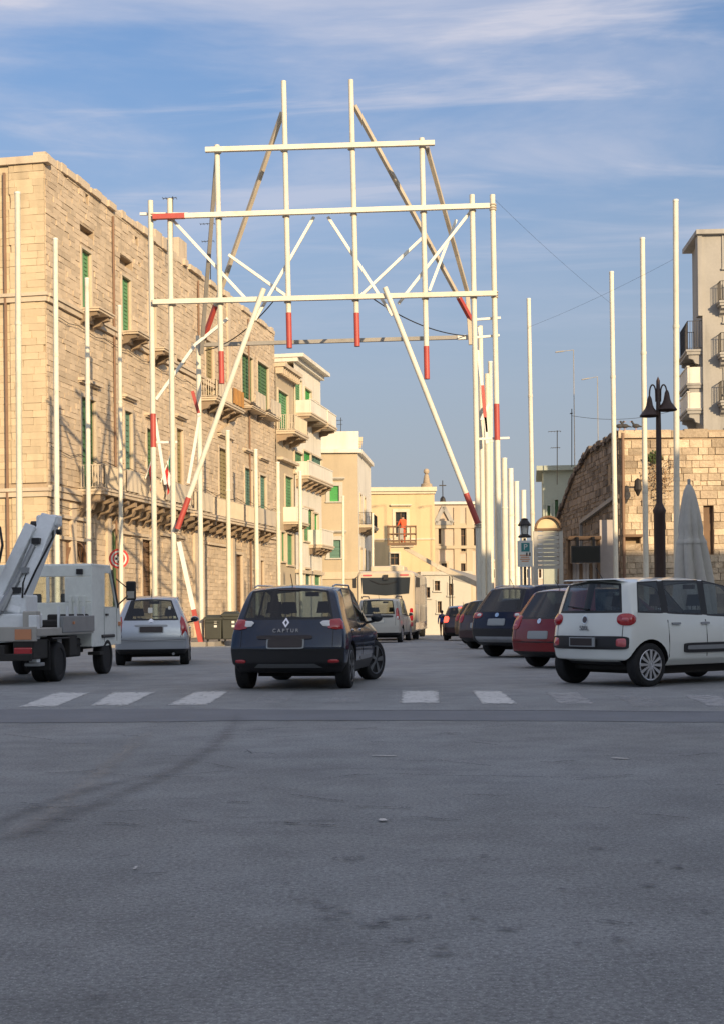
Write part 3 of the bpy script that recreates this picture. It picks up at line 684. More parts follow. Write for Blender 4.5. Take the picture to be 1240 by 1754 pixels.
# ragged roof edge
mb = MB(); rr = random.Random(3); t = -.1
while t < tEnd:
    l = rr.uniform(.35, 1.1); h = rr.uniform(.10, .26) + (.35 if 13 < t < 15.5 else 0)
    FL.box(mb, t, min(t + l, tEnd) - .02, ZR - .12, ZR + h, -.45, rr.uniform(.02, .22)); t += l
mb.build('coping', M['trim'], T)
for q in ((8.5, 11.5, ZR + .1, ZR + .75, -2.2, -1.2), (19.2, 20.6, ZR - .1, ZR + 1.7, -2.4, -.5)): mb = MB(); FL.box(mb, *q); mb.build('chimney', M['trim'], T)
volume(T, FL, .36, tEnd, -1.5, ZR - .05, -.36, -13, M['mortar'], 'core_wall'); mb = MB(); FL.box(mb, .2, tEnd, ZR - .049, ZR + .05, -13, -.3); mb.build('roof', M['roof'], T)
# pilaster strip part-way along
ta = FL.tz(388, 600)[0]; mb = MB(); FL.box(mb, ta, ta + .5, 6.6, ZR + .3, -.05, .14); mb.build('pilaster', M['trim'], T)
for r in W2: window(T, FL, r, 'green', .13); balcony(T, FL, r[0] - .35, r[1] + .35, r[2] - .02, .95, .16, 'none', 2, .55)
window(T, FL, W2b[0], 'olive', .13)
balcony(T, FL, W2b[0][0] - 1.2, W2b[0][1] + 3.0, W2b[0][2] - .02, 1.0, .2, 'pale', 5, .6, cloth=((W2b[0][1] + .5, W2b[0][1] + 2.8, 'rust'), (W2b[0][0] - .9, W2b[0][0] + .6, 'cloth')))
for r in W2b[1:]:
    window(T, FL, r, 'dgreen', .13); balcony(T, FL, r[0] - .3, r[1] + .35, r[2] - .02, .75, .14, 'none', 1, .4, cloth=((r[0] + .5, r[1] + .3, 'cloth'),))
for r, s, li in zip(W1, ('dgreen', 'teal', 'dgreen', 'olive', 'olive', 'teal', 'teal'), (.5, .45, .45, .45, .55, .9, .9)): window(T, FL, r, s, .15, lintel=li)
# broken pediment over the tall olive window
r = W1[4]; c = (r[0] + r[1]) / 2; mb = MB(); mb.prism([FL.P(r[0] - .45, r[3] + .85, -.03), FL.P(r[1] + .45, r[3] + .85, -.03), FL.P(c, r[3] + 1.45, -.03)], Vector((FL.n.x, FL.n.y, 0)) * .3); mb.build('pediment', M['trim'], T)
tb0, tb1, tb2 = .9 + FL.tz(120, 850)[0], FL.tz(292, 870)[0], FL.tz(448, 900)[0]
zb = W1[0][2] - .04
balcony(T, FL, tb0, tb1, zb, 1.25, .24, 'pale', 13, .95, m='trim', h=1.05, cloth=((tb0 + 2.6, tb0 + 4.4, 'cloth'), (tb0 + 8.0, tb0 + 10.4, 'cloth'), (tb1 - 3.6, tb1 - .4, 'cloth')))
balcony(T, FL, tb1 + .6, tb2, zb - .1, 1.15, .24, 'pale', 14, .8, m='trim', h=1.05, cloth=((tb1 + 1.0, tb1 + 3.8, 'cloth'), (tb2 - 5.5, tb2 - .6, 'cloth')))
arch_door(T, FL, DOORS[0], M['trim'], 'dgreen'); arch_door(T, FL, DOORS[2], M['trim'], 'brownwood')
for i, r in ((1, DOORS[1]), (3, DOORS[3]), (4, DOORS[4])): window(T, FL, r, 'brownwood', .16, sill=False)
arch_door(T, FL, LUN[0], M['pipe'], 'dgreen', leaf=False, w=.07, name='lunette')
mb = MB(); r = LUN[0]
for i in range(1, 8):
    t = r[0] + (r[1] - r[0]) * i / 8; mb.bar(FL.P(t, r[2], -.05), FL.P(t, r[3] - .15, -.05), .03, .03)
mb.build('grille', M['iron'], T)
for t, z1 in ((7.55, ZR - .4), (20.7, ZR - .4), (31.2, ZR - .4)): mb = MB(); mb.tube(FL.P(t, z1, .12), FL.P(t, .0, .12), .055, n=8); mb.build('drainpipe', M['pipe'], T)
for z, sg in ((5.75, .05), (8.1, .10), (13.7, .06)):
    mb = MB(); pts = []
    for i in range(38): pts.append(FL.P(i * tEnd / 37, z - sg * (i % 3), .16))
    mb.path(pts, .016, 5); mb.build('wall_cable', M['cable'], T)
# plaster frames at street level
for a, b in ((2.2, 2.7), (6.4, 6.9), (12.6, 13.2), (19.5, 20.1), (27.0, 27.6), (33.0, 33.5)): mb = MB(); FL.box(mb, a, b, -.6, 5.9, -.05, .15); mb.build('pilaster', M['trim'], T)
for a, b, zz in ((1.0, 4.2, 5.2), (1.0, 4.2, 4.3), (8.2, 12.0, 4.9), (14, 18, 5.1), (22, 26, 5.0)): mb = MB(); FL.box(mb, a, b, zz, zz + .14, -.05, .18); mb.build('ledge', M['trim'], T)

# flags leaning out from the long balcony
def flag(t, z, cols, label, swing):
    a = FL.P(t, z, 1.25); b = FL.P(t + .2, z + 1.4, 1.7)
    o = thing('flag', label, 'flag', a); MB().tube(a, b, .03, n=6).build('flagpole', M['white_pole'], o)
    for k, cm in enumerate(cols):
        q = MB(); w0, w1 = k / 3, (k + 1) / 3
        def fn(u, v, w0=w0, w1=w1):
            s = w0 + (w1 - w0) * u; top = b.lerp(a, s * .55)
            return top + Vector((FL.d.x * .12 * math.sin(v * 7 + s * 9) + .25 * v * swing, FL.d.y * .12 * math.sin(v * 7 + s * 9), -1.25 * v))
        q.grid(fn, 4, 8); q.build('cloth_band', M[cm], o, smooth=True, fix=False)
tf = FL.tz(206, 820)[0]
flag(tf, zb + .9, ('flagred', 'flagwhite', 'flagred'), 'faded red and white flag hanging limp over the long stone balcony', 0)
flag(tf + 2.2, zb + .9, ('flaggreen', 'flagwhite', 'flagred'), 'green white and red flag drooping from the long stone balcony', .4)

# ------------------------------------------------------------------ the narrow house and the cream house next along
T = thing('narrow_house', 'narrow stone house with bracketed eaves and one tall green shuttered balcony window per floor', 'house', FL.P(tEnd, 0))
n0, n1 = tEnd + .02, FL.tz(502, 700)[0]; ZN = 18.1
A = [FL.rect(475, 492, 672, 742), FL.rect(487, 500, 817, 895), FL.rect(480, 487, 912, 962), FL.rect(490, 501, 915, 968)]
wall_sheet(T, FL, n0, n1, -1.8, ZN, A, M['sand'], o=.06); volume(T, FL, n0, n1, -1.8, ZN - .05, -.4, -12, M['sand'], 'core_wall')
for r in A: window(T, FL, r, 'green', .12, base=.06, leaves=2)
mb = MB(); FL.box(mb, n0, n1, ZN - .25, ZN, -12, .75); mb.build('eaves', M['trim'], T)
for i in range(10):
    t = n0 + .2 + (n1 - n0 - .4) * i / 9; mb = MB(); FL.box(mb, t - .09, t + .09, ZN - .7, ZN - .252, .02, .6); mb.build('eaves_bracket', M['trim'], T)
balcony(T, FL, A[0][0] - .5, A[0][1] + .8, A[0][2] - .02, 1.35, .25, 'pale', 3, .6, h=1.05); balcony(T, FL, A[1][0] - .5, A[1][1] + .6, A[1][2] - .02, 1.1, .2, 'panel', 4, .5)
mb = MB(); FL.box(mb, n0 + .2, n1 - .2, A[1][3] + .9, A[1][3] + 1.08, 0, .5); mb.build('ledge', M['trim'], T)
T = thing('cream_house', 'tall cream plastered house with heavy cornice and stacked curved balconies beside the narrow house', 'house', FL.P(n1, 0))
c0, c1 = n1 + .02, FL.tz(548, 760)[0]; ZC = 19.6
rows = [FL.rect(505, 512, 650, 712), FL.rect(522, 529, 668, 720), FL.rect(537, 542, 690, 728), FL.rect(505, 514, 776, 812), FL.rect(520, 528, 775, 815), FL.rect(534, 546, 783, 822), FL.rect(521, 532, 872, 928), FL.rect(535, 541, 880, 930), FL.rect(522, 528, 975, 1010), FL.rect(538, 545, 980, 1012)]
rows = [(r[0] - (r[1] - r[0]) * .3, r[1] + (r[1] - r[0]) * .3, r[2], r[3]) for r in rows]
wall_sheet(T, FL, c0, c1, -2, ZC, rows, M['pale'], o=.1); volume(T, FL, c0, c1, -2, ZC - .05, -.4, -12, M['cream'], 'core_wall')
for i, r in enumerate(rows): window(T, FL, r, ('green', 'vivid', 'teal')[i % 3], .12, base=.1)
mb = MB(); FL.box(mb, c0 - .1, c1 + .1, ZC - .5, ZC - .2, -12.2, .4); FL.box(mb, c0 - .2, c1 + .2, ZC - .2, ZC + .05, -12.3, .85); mb.build('cornice', M['pale'], T)
balcony(T, FL, c0 + .2, c1 - 2.2, rows[0][2] + .1, 1.3, .25, 'panel', 3, .5, h=.9); balcony(T, FL, c1 - 3.2, c1 - .2, rows[2][2] - .1, 1.4, .25, 'panel', 2, .5, h=.9)
balcony(T, FL, c0 + .2, c1 - .3, rows[4][2] - .3, 1.1, .25, 'panel', 6, .7, h=1.0); balcony(T, FL, c1 - 4.5, c1 - .3, rows[6][2] - .2, 1.1, .25, 'panel', 4, .6, h=1.1)
mb = MB(); FL.box(mb, c0, c1, 3.9, 4.15, 0, .3); mb.build('ledge', M['trim'], T)

# ------------------------------------------------------------------ sand coloured corner house, yellow house, church front, far walls
def at_x(px, Y): return ray(px, 1000)[0] * Y
Y4 = 113
T = thing('corner_house', 'plain sand coloured corner house with two bright green shutters one above the other', 'house', (at_x(580, Y4), Y4, gz(Y4)))
F4 = Facade((at_x(546, Y4), Y4), (1, .02)); tE4 = F4.tz(614, 900)[0]
Z4 = F4.tz(580, 776)[1]; Z4p = F4.tz(580, 738)[1]
w4 = [F4.rect(565, 581, 832, 859), F4.rect(565, 584, 925, 956)]
wall_sheet(T, F4, 0, tE4, -2.5, Z4, w4, M['sand'])
window(T, F4, w4[0], 'vivid', .3, m=M['white'], lintel=.25, leaves=1); window(T, F4, w4[1], 'teal', .3, m=M['white'], lintel=.35, leaves=1)
F4s = Facade((F4.P(tE4, 0).x, F4.P(tE4, 0).y), (.10, .995))
s4 = [(1.2, 2.3, 3.6, 6.2), (1.2, 2.3, 8.2, 10.6), (4.6, 5.7, 3.6, 6.2), (4.6, 5.7, 8.2, 10.6), (8, 9.1, 3.6, 6.2)]
wall_sheet(T, F4s, 0, 11, -2.5, Z4, s4, M['pale'])
for r in s4: window(T, F4s, r, 'green', .14)
for z in (3.4, 8.1): balcony(T, F4s, .6, 6.3, z, 1.0, .22, 'iron', 4, .5)
mb = MB(); F4.box(mb, -.1, tE4 + .3, Z4, Z4 + .3, -.6, .3); F4s.box(mb, .32, 11, Z4 + .003, Z4 + .303, -.5, .3); mb.build('cornice', M['pale'], T)
mb = MB(); F4.box(mb, .2, tE4 + .1, Z4 + .3, Z4p, -6, -.25); mb.build('parapet', M['pale'], T)
for i in range(5):
    mb = MB(); F4.box(mb, tE4 + .1, tE4 + .42, Z4p - .75 + .002 * i, Z4p - .4, -5.5 + i * 1.1, -5.2 + i * 1.1); mb.build('eaves_bracket', M['trim'], T)
mb = MB(); F4.box(mb, -.0, tE4 + .06, F4.tz(580, 992)[1], F4.tz(580, 980)[1], -.05, .12); mb.build('ledge', M['trim'], T)
mb = MB(); F4.box(mb, .35, tE4 - .4, -2.5, Z4 - .05, -10, -.36); mb.build('core_wall', M['sand'], T)
YY = 128
T = thing('yellow_house', 'flat fronted yellow house with cornice and small stone spire behind the lift basket', 'house', (at_x(690, YY), YY, gz(YY)))
FY = Facade((at_x(629, YY), YY), (1, .03)); tY = FY.tz(744, 900)[0]; ZY = FY.tz(690, 846)[1]
wy = [FY.rect(677, 696, 877, 920), FY.rect(668, 683, 948, 968)]
wall_sheet(T, FY, 0, tY, -2.6, ZY, wy, M['yellow']); window(T, FY, wy[0], 'pane', .28, m=M['cream'], lintel=.3); window(T, FY, wy[1], 'pane', .15, m=M['cream'])
mb = MB(); FY.box(mb, -.1, tY + .1, ZY, ZY + .22, -8, .2); FY.box(mb, -.2, tY + .2, ZY + .22, ZY + .6, -8.1, .38); FY.box(mb, -.0, tY + .02, FY.tz(690, 925)[1], FY.tz(690, 922)[1], -.05, .1); mb.build('cornice', M['cream'], T)
mb = MB(); FY.box(mb, .2, tY - .02, -2.6, ZY - .03, -9, -.36); mb.build('core_wall', M['yellow'], T)
q = FY.P(FY.tz(731, 820)[0], ZY + .6, -.6); mb = MB(); mb.lathe([(.55, 0), (.5, .35), (.34, .4), (.22, 1.1), (.15, 1.25), (.001, 1.3)], q, 10); mb.ball(q + Vector((0, 0, 1.5)), .27, .27, .27); mb.build('spire', M['rubble'], T, smooth=True)
YC = 140
T = thing('church_front', 'rosy church front with triangular pediment and tall windows at the end of the street', 'church', (at_x(780, YC), YC, gz(YC)))
FC = Facade((at_x(741, YC), YC), (1, .05)); tC = FC.tz(822, 900)[0]; ZCh = FC.tz(780, 864)[1]
wc = [FC.rect(748, 755, 905, 932), FC.rect(789, 797, 900, 945), FC.rect(811, 816, 905, 940), FC.rect(789, 797, 965, 1000), FC.rect(756, 765, 965, 1000)]
wall_sheet(T, FC, 0, tC, -3, ZCh, wc, M['pinkish'])
for r in wc: window(T, FC, r, 'pane', .2, m=M['sand'])
mb = MB(); FC.box(mb, -.1, tC + .1, ZCh, ZCh + .25, -8, .35); mb.build('cornice', M['pale'], T)
a, b_, z0, z1 = FC.rect(745, 774, 868, 896); mb = MB()
for p, q in (((a, z0), ((a + b_) / 2, z1)), (((a + b_) / 2, z1), (b_, z0)), ((a, z0), (b_, z0))): mb.bar(FC.P(*p, .12), FC.P(*q, .12), .3, .4)
mb.build('pediment', M['concrete'], T)
for x in (745, 782, 803, 820):
    mb = MB(); t = FC.tz(x, 900)[0]; FC.box(mb, t - .3, t + .3, -2, ZCh - .3, -.05, .18); mb.build('pilaster', M['sand'], T)
for y in (940, 905): mb = MB(); z = FC.tz(780, y)[1]; FC.box(mb, 0, tC, z, z + .3, -.05, .26); mb.build('string_course', M['sand'], T)
mb = MB(); FC.box(mb, .2, tC - .2, -3, ZCh - .03, -12, -.36); mb.build('core_wall', M['pinkish'], T)
mb = MB(); q = FC.P(FC.tz(759, 860)[0], ZCh + .25, -.5); mb.tube(q, q + Vector((0, 0, 2.2)), .05, n=6); mb.bar(q + Vector((-.35, 0, 1.7)), q + Vector((.35, 0, 1.7)), .1, .1); mb.lathe([(.3, 0), (.25, .4), (.1, .6)], q, 8); mb.build('finial_cross', M['iron'], T)
YW = 100
T = thing('whitewashed_house', 'low whitewashed house in shade to the right of the bus', 'house', (at_x(750, YW), YW, gz(YW)))
FW = Facade((at_x(722, YW), YW), (1, .1)); tW = FW.tz(806, 1000)[0]; ZW = FW.tz(760, 985)[1]
ww = [FW.rect(744, 753, 995, 1012), FW.rect(727, 736, 1006, 1024), FW.rect(749, 756, 1030, 1050), FW.rect(768, 776, 1000, 1020), FW.rect(772, 784, 1040, 1075)]
wall_sheet(T, FW, 0, tW, -2, ZW, ww, M['white']); mb = MB(); FW.box(mb, .1, tW, -2, ZW - .03, -9, -.36); mb.build('core_wall', M['white'], T)
for r in ww: window(T, FW, r, 'pane', .1, m=M['white'])
mb = MB(); FW.box(mb, -.1, tW + .1, ZW, ZW + .25, -9, .15); mb.build('parapet', M['white'], T)
YP = 185
T = thing('far_terrace', 'distant low pale terrace closing the street behind the right hand posts', 'house', (at_x(870, YP), YP, gz(YP)))
FP = Facade((at_x(808, YP), YP), (1, 0)); tP = FP.tz(960, 960)[0]; ZP = FP.tz(880, 962)[1]
wp = [FP.rect(x, x + 5, 975, 990) for x in (822, 842, 862, 882, 902, 922)]
wall_sheet(T, FP, 0, tP, -3, ZP, wp, M['pinkish'])
for r in wp: window(T, FP, r, 'pane', .12, m=M['pale'])
mb = MB(); FP.box(mb, .1, tP, -3, ZP - .03, -9, -.36); mb.build('core_wall', M['pinkish'], T)
mb = MB(); FP.box(mb, -.1, tP + .1, ZP, ZP + .3, -9, .2); mb.build('parapet', M['white'], T)

# ------------------------------------------------------------------ right side: rubble stone building, grey green house, flats
YS = 55.5; xs_ = ray(1062, 900)[0] * YS
FS = Facade((xs_, YS), (1, 0)); ZS = FS.tz(1130, 737)[1]; WS = 8.5
FSs = Facade((xs_, YS), (-.046, .999), (-.999, -.046))
T = thing('rubble_building', 'old rubble stone building with a sunlit flat front and dark sloping side wall', 'building', (xs_, YS, 0))
holes = [FS.rect(1070, 1096, 920, 931), FS.rect(1126, 1136, 782, 788), FS.rect(1108, 1122, 812, 816), FS.rect(1205, 1222, 866, 950)]
wall_sheet(T, FS, 0, WS, -1, ZS, holes, M['rubble_joint'], depth=.25)
masonry(T, FS, .02, WS, -.3, ZS - .3, holes, M['rubble'], ch=.275, ln=(.22, .70), gap=.02, proud=.035, vary=.030, chv=.32, jit=.018, seed=5, name='stone_block', n_obj=300)
mb = MB(); rr = random.Random(5); t = -.05
while t < WS:
    l = rr.uniform(.5, 1.2); FS.box(mb, t, min(t + l, WS) - .015, ZS - .3, ZS + rr.uniform(-.14, .06), -.5, .04 + rr.uniform(0, .1)); t += l
mb.build('coping', M['rubble'], T)
def ztop(t):
    P = [(0, ZS - .1), (1.0, ZS - .15), (5.6, 8.0), (8.6, 7.4), (13.5, 5.3), (16, 4.5)]
    for (a, za), (b, zb_) in zip(P, P[1:]):
        if a <= t <= b: return za + (zb_ - za) * (t - a) / (b - a)
    return P[-1][1]
mb = MB(); tt = [0, 1, 2.5, 4, 5.6, 7, 8.6, 10, 11.8, 13.5]
for a, b in zip(tt, tt[1:]): mb.add([FSs.P(a, -1), FSs.P(b, -1), FSs.P(b, ztop(b)), FSs.P(a, ztop(a))], [(0, 1, 2, 3)])
for a, b in zip(tt, tt[1:]): mb.add([FSs.P(a, ztop(a)), FSs.P(b, ztop(b)), FSs.P(b, ztop(b), -6), FSs.P(a, ztop(a), -6)], [(0, 1, 2, 3)])
mb.add([FSs.P(13.5, -1), FSs.P(13.5, -1, -6), FSs.P(13.5, ztop(13.5), -6), FSs.P(13.5, ztop(13.5))], [(0, 1, 2, 3)])
mb.build('side_wall', M['rubble_joint'], T)
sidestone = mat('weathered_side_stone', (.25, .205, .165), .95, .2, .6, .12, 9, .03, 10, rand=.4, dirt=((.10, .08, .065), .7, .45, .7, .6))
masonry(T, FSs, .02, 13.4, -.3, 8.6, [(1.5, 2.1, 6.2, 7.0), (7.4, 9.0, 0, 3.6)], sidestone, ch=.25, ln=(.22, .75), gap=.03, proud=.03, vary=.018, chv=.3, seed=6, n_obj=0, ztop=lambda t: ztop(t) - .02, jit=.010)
mb = MB(); rr = random.Random(9)
tk = [i * .45 for i in range(31)]
for a, b in zip(tk, tk[1:]): e_ = rr.uniform(-.06, .10); mb.bar(FSs.P(a, ztop(a) + e_, -.15), FSs.P(b, ztop(b) + e_ + rr.uniform(-.05, .05), -.15), .6 + rr.uniform(-.1, .1), .2)
mb.build('roof_edge', M['roof'], T)
mb = MB(); mb.bar(FSs.P(.2, 5.6, .1), FSs.P(7.2, 5.0, .1), .16, .16); mb.bar(FSs.P(7.2, 5.0, .1), FSs.P(7.4, 2.6, .1), .12, .12); mb.build('ledge', M['concrete'], T)
volume(T, FS, .36, WS, -1, ZS - .35, -.36, -6, M['rubble_joint'], 'core_wall')
mb = MB(); q = FS.P(FS.tz(1086, 835)[0], FS.tz(1086, 835)[1], .05); mb.bar(q, q + Vector((0, -.7, .25)), .05, .05); mb.lathe([(.02, .5), (.12, .42), (.16, .05), (.1, -.05), (.03, -.2)], q + Vector((0, -.7, -.2)), 8); mb.build('wall_lantern', M['iron'], T)
mb = MB(); mb.tube(FS.P(.12, ZS - .1, .12), FS.P(.12, 0, .12), .06, n=8); mb.build('drainpipe', M['pipe'], T)
mb = MB(); r = holes[0]; FS.box(mb, r[0] - .1, r[1] + .1, r[3], r[3] + .1, 0, .2); mb.build('ledge', M['brownwood'], T)
r = holes[3]; mb = MB(); FS.box(mb, r[0], r[1], r[2], r[3], -.22, -.18); mb.build('door', M['brownwood'], T)
# shop front fixed to the dark side wall: panels, doorway, black screen
T2 = thing('shop_front', 'weathered wooden shop front and pale door panel against the dark side wall', 'shop front', FSs.P(2, 0, .3))
FK = Facade((xs_ - 3.0, 54.2), (1, .0)); ka, kb, kz0, kz1 = FK.rect(972, 1050, 918, 1002)
k = 9
for i in range(k):
    mb = MB(); a = ka + .1 + (kb - ka - .6) * i / k; FK.box(mb, a, a + (kb - ka - .6) / k - .02, 0, FK.tz(1000, 965)[1], -.3, -.2); mb.build('plank', M['beige'] if i % 3 else M['brownwood'], T2)
mb = MB(); FK.box(mb, ka, kb - .5, FK.tz(1000, 925)[1], FK.tz(1000, 919)[1], -.5, .3); FK.box(mb, ka, ka + .1, 0, kz1 - .1, -.4, .0); FK.box(mb, kb - .6, kb - .5, 0, kz1 - .1, -.4, .0); mb.build('frame', M['brownwood'], T2)
mb = MB(); FK.box(mb, kb - .48, kb + .05, 0, FK.tz(1038, 890)[1], -.3, -.15); mb.build('door_panel', M['beige'], T2)
FK2 = Facade((xs_ - 3.0, 53.6), (1, 0)); a, b_, z0, z1 = FK2.rect(978, 1028, 935, 964)
T3 = thing('display_screen', 'black rectangular screen hung above the weathered shop front', 'screen', FK2.P(a, z0))
mb = MB(); FK2.box(mb, a, b_, z0, z1, -.12, 0); mb.build('casing', M['black'], T3); mb = MB(); FK2.box(mb, a + .05, b_ - .05, z0 + .05, z1 - .05, .001, .006); mb.build('screen_panel', M['screen'], T3)
for q in (a + .2, b_ - .3): mb = MB(); FK2.box(mb, q, q + .1, z1, z1 + .35, -.35, -.03); mb.build('bracket', M['iron'], T3)

YG = 92
T = thing('grey_green_house', 'grey green house in shade with flat eaves and two narrow dark windows', 'house', (at_x(958, YG), YG, gz(YG)))
FG = Facade((at_x(931, YG), YG), (1, -.12)); tG = FG.tz(1015, 850)[0]; ZG = FG.tz(958, 806)[1]
wg = [FG.rect(937, 942, 866, 892), FG.rect(950, 956, 856, 892)]
wall_sheet(T, FG, 0, tG, -2, ZG, wg, M['greenwall'])
for r in wg: window(T, FG, r, 'dgreen', .1, m=M['greenwall'], leaves=1)
mb = MB(); FG.box(mb, -.4, tG, ZG, ZG + .3, -8, .5); mb.build('eaves', M['greenwall'], T); mb = MB(); FG.box(mb, .0, tG, -2, ZG - .03, -8, -.36); mb.build('core_wall', M['greenwall'], T)
YA = 78
T = thing('apartment_block', 'tall grey concrete apartment block with overhanging balconies at the right edge', 'building', (at_x(1215, YA), YA, gz(YA)))
FA = Facade((at_x(1208, YA), YA), (1, -.05)); ZA = FA.tz(1210, 402)[1]; FAs = Facade((at_x(1208, YA), YA), (.10, .995), (-.995, .10))
wa = [(1.2, 2.4, z, z + 2.0) for z in (5, 9, 13, 17, 20)]
wall_sheet(T, FA, 0, 4.5, -2, ZA, wa, M['concrete'])
for r in wa: window(T, FA, r, 'pane', .1, m=M['concrete'])
wall_sheet(T, FAs, 0, 4, -2, ZA, [], M['concrete']); mb = MB(); FA.box(mb, .36, 4.5, -2, ZA - .03, -4, -.36); mb.build('core_wall', M['concrete'], T)
for y0, h in ((608, 1.0), (665, .2), (708, .2)):
    z = FAs.tz(1195, y0)[1]; balcony(T, FAs, .2, 3.6, z, .85, .28, 'iron' if h > .9 else 'panel', 2, .7, m='concrete', h=1.6 if h > .9 else .9)
for y0 in (520, 608, 690): balcony(T, FA, .8, 3.9, FA.tz(1215, y0)[1], .8, .25, 'iron', 2, .5, m='concrete', h=1.1)
mb = MB(); FA.box(mb, -.35, 4.6, ZA, ZA + .25, -4.1, .3); FA.box(mb, -.25, 0, ZA - 4.5, ZA, -.6, .1); mb.build('cornice', M['concrete'], T)

# houses across the junction, behind the viewpoint: they keep the low sun off the road
def back_house(x0, x1, y0, y1, h, label, m):
    T = thing('street_house', label, 'house', ((x0 + x1) / 2, y1, 0))
    mb = MB(); mb.box(x0, x1, y0, y1, -.5, h); mb.build('wall', m, T)
    mb = MB(); mb.box(x0 - .25, x1 + .25, y0 - .25, y1 + .25, h + .002, h + .3); mb.build('cornice', M['trim'], T)
    k = int((x1 - x0) / 3.4)
    for fl in range(int(h / 4.2)):
        for i in range(k):
            x = x0 + (x1 - x0) * (i + .5) / k; q = MB(); q.box(x - .6, x + .6, y1 - .02, y1 + .06, 1.2 + fl * 4.2, 3.4 + fl * 4.2); q.build('window', M['green'], T)
back_house(-14, 20, -52, -36, 25.6, 'cream plastered house on the left behind the viewpoint', M['cream'])
back_house(20.1, 58, -52, -36, 25.6, 'pale plastered house straight behind the viewpoint', M['pale'])
back_house(17.6, 25.6, -2, 13.5, 14.2, 'lower stone house on the near right corner outside the view', M['sand'])
back_house(25.7, 52, -2, 13.5, 16.3, 'taller stone house on the near right corner outside the view', M['sand'])

# ------------------------------------------------------------------ luminarie poles: each stands alone in the ground
def pole(px0, py0, pxb, Y, r, label, group):
    top = at(px0, py0, Y); u, v = ray(pxb, 1045); b = Vector((u * Y, Y, gz(Y) - .2))
    o = thing('festival_pole', label, 'pole', (b.x, b.y, gz(Y)), 0, group)
    L = (top - b).length; d = (top - b).normalized(); k = .38
    mb = MB(); mb.tube(b, b.lerp(top, k), r * 1.04, r * 1.02, n=10); mb.tube(b.lerp(top, k), b.lerp(top, .72), r, r * .98, n=10); mb.tube(b.lerp(top, .72), top, r * .96, r * .93, n=10)
    mb.build('shaft', M['pole'], o, smooth=True)
    for f in (.38, .72): mb = MB(); mb.tube(b.lerp(top, f) - d * .05, b.lerp(top, f) + d * .05, r * 1.12, n=10); mb.build('joint_collar', M['pole'], o, smooth=True)
    mb = MB(); mb.tube(top - d * .03, top + d * .03, r * 1.02, n=10); mb.build('cap', M['white_pole'], o, smooth=True)
GR = 'bare festival poles along the right side of the street'; GL = 'bare festival poles along the left side of the street'
pole(1157, 343, 1159, 44, .092, 'tallest cream pole, between the black street lamp and the closed umbrella', GR)
pole(1100, 408, 1107, 48.8, .092, 'cream pole just to the left of the black street lamp', GR)
pole(1047, 466, 1056, 53.7, .092, 'cream pole in front of the corner of the rubble building', GR)
pole(905, 512, 915, 58, .092, 'cream pole rising between the parking sign and the arched board', GR)
pole(863, 785, 866, 119, .26, 'distant cream pole, tallest of the far row beyond the frame', GR)
pole(874, 803, 877, 128, .27, 'distant cream pole, second in the far row beyond the frame', GR)
pole(884, 825, 886, 138, .27, 'distant cream pole, third in the far row beyond the frame', GR)
pole(896, 840, 898, 151, .30, 'distant cream pole rising straight behind the parking sign lantern', GR)
pole(851, 752, 854, 110, .26, 'cream pole just right of the tall right leg of the frame', GR)
pole(30, 330, 34, 42.6, .092, 'cream pole at the left edge in front of the palazzo end wall', GL)
pole(95, 409, 98, 48, .092, 'cream pole behind the truck boom at the palazzo corner', GL)
pole(149, 477, 153, 53.7, .092, 'cream pole rising behind the white truck cab', GL)
pole(205, 524, 208, 58.4, .092, 'cream pole standing in front of the round red sign', GL)
pole(390, 738, 393, 76, .13, 'cream pole behind the two dark bins', GL)
pole(438, 770, 441, 82, .13, 'cream pole above the left shoulder of the navy car', GL)
pole(476, 792, 478, 86, .13, 'cream pole against the narrow house above the navy car roof', GL)
pole(514, 808, 516, 92, .13, 'cream pole at the cream house, right of the roof aerial of the navy car', GL)
pole(588, 850, 588, 100, .10, 'thin cream pole in front of the sand coloured corner house', GL)
pole(638, 880, 638, 104, .10, 'thin cream pole between the corner house and the yellow house', GL)
pole(839, 620, 842, 60, .10, 'cream pole inside the gap of the right frame legs, second from the left', GR)
pole(832, 690, 836, 72, .12, 'cream pole just inside the right frame legs, reaching lower than its neighbour', GR)

# ------------------------------------------------------------------ the great timber frame across the street
Yf, Yb = 45.0, 49.6
G = thing('festival_gantry', 'giant white timber lattice frame with red ends spanning the street', 'frame', (-1.2, Yf, 0), 0)
def gp(p, Y): return at(p[0], p[1], Y)
def member(name, p, q, Y0, Y1=None, r=.095, m='pole', red=None, sq=False, oy=0.0):
    """p, q: ends in the photograph; red: (f0, f1) share of the length painted red"""
    Y1 = Y0 if Y1 is None else Y1; a = gp(p, Y0 + oy); b = gp(q, Y1 + oy); mb = MB()
    if sq: mb.bar(a, b, 2 * r, 2 * r)
    else: mb.tube(a, b, r, n=10)
    o = mb.build(name, M[m], G, smooth=not sq)
    if red:
        c, d = a.lerp(b, red[0]), a.lerp(b, red[1]); mb = MB()
        if sq: mb.bar(c, d, 2 * r + .012, 2 * r + .012)
        else: mb.tube(c, d, r + .008, n=10)
        mb.build('red_end', M['red'], o, smooth=not sq)
    return o
def foot(px, Y): u, v = ray(px, 1045); return (px, HY + 0 - 0 + F * EYE / Y)
for (x0, y0, xb, red) in ((258, 343, 267, (.478, .553)), (291, 340, 300, None), (808, 333, 822, None), (843, 333, 858, (.463, .543))):
    member('post', (x0, y0), foot(xb, Yf), Yf, r=.086, red=red)
for p, q, red in (((372, 248), (380, 657), (.865, 1)), ((486, 138), (496, 596), (.868, 1)), ((601, 136), (612, 593), (.875, 1)), ((722, 236), (731, 649), (.864, 1))):
    member('hanging_post', p, q, Yf, r=.086, red=red, oy=-.0)
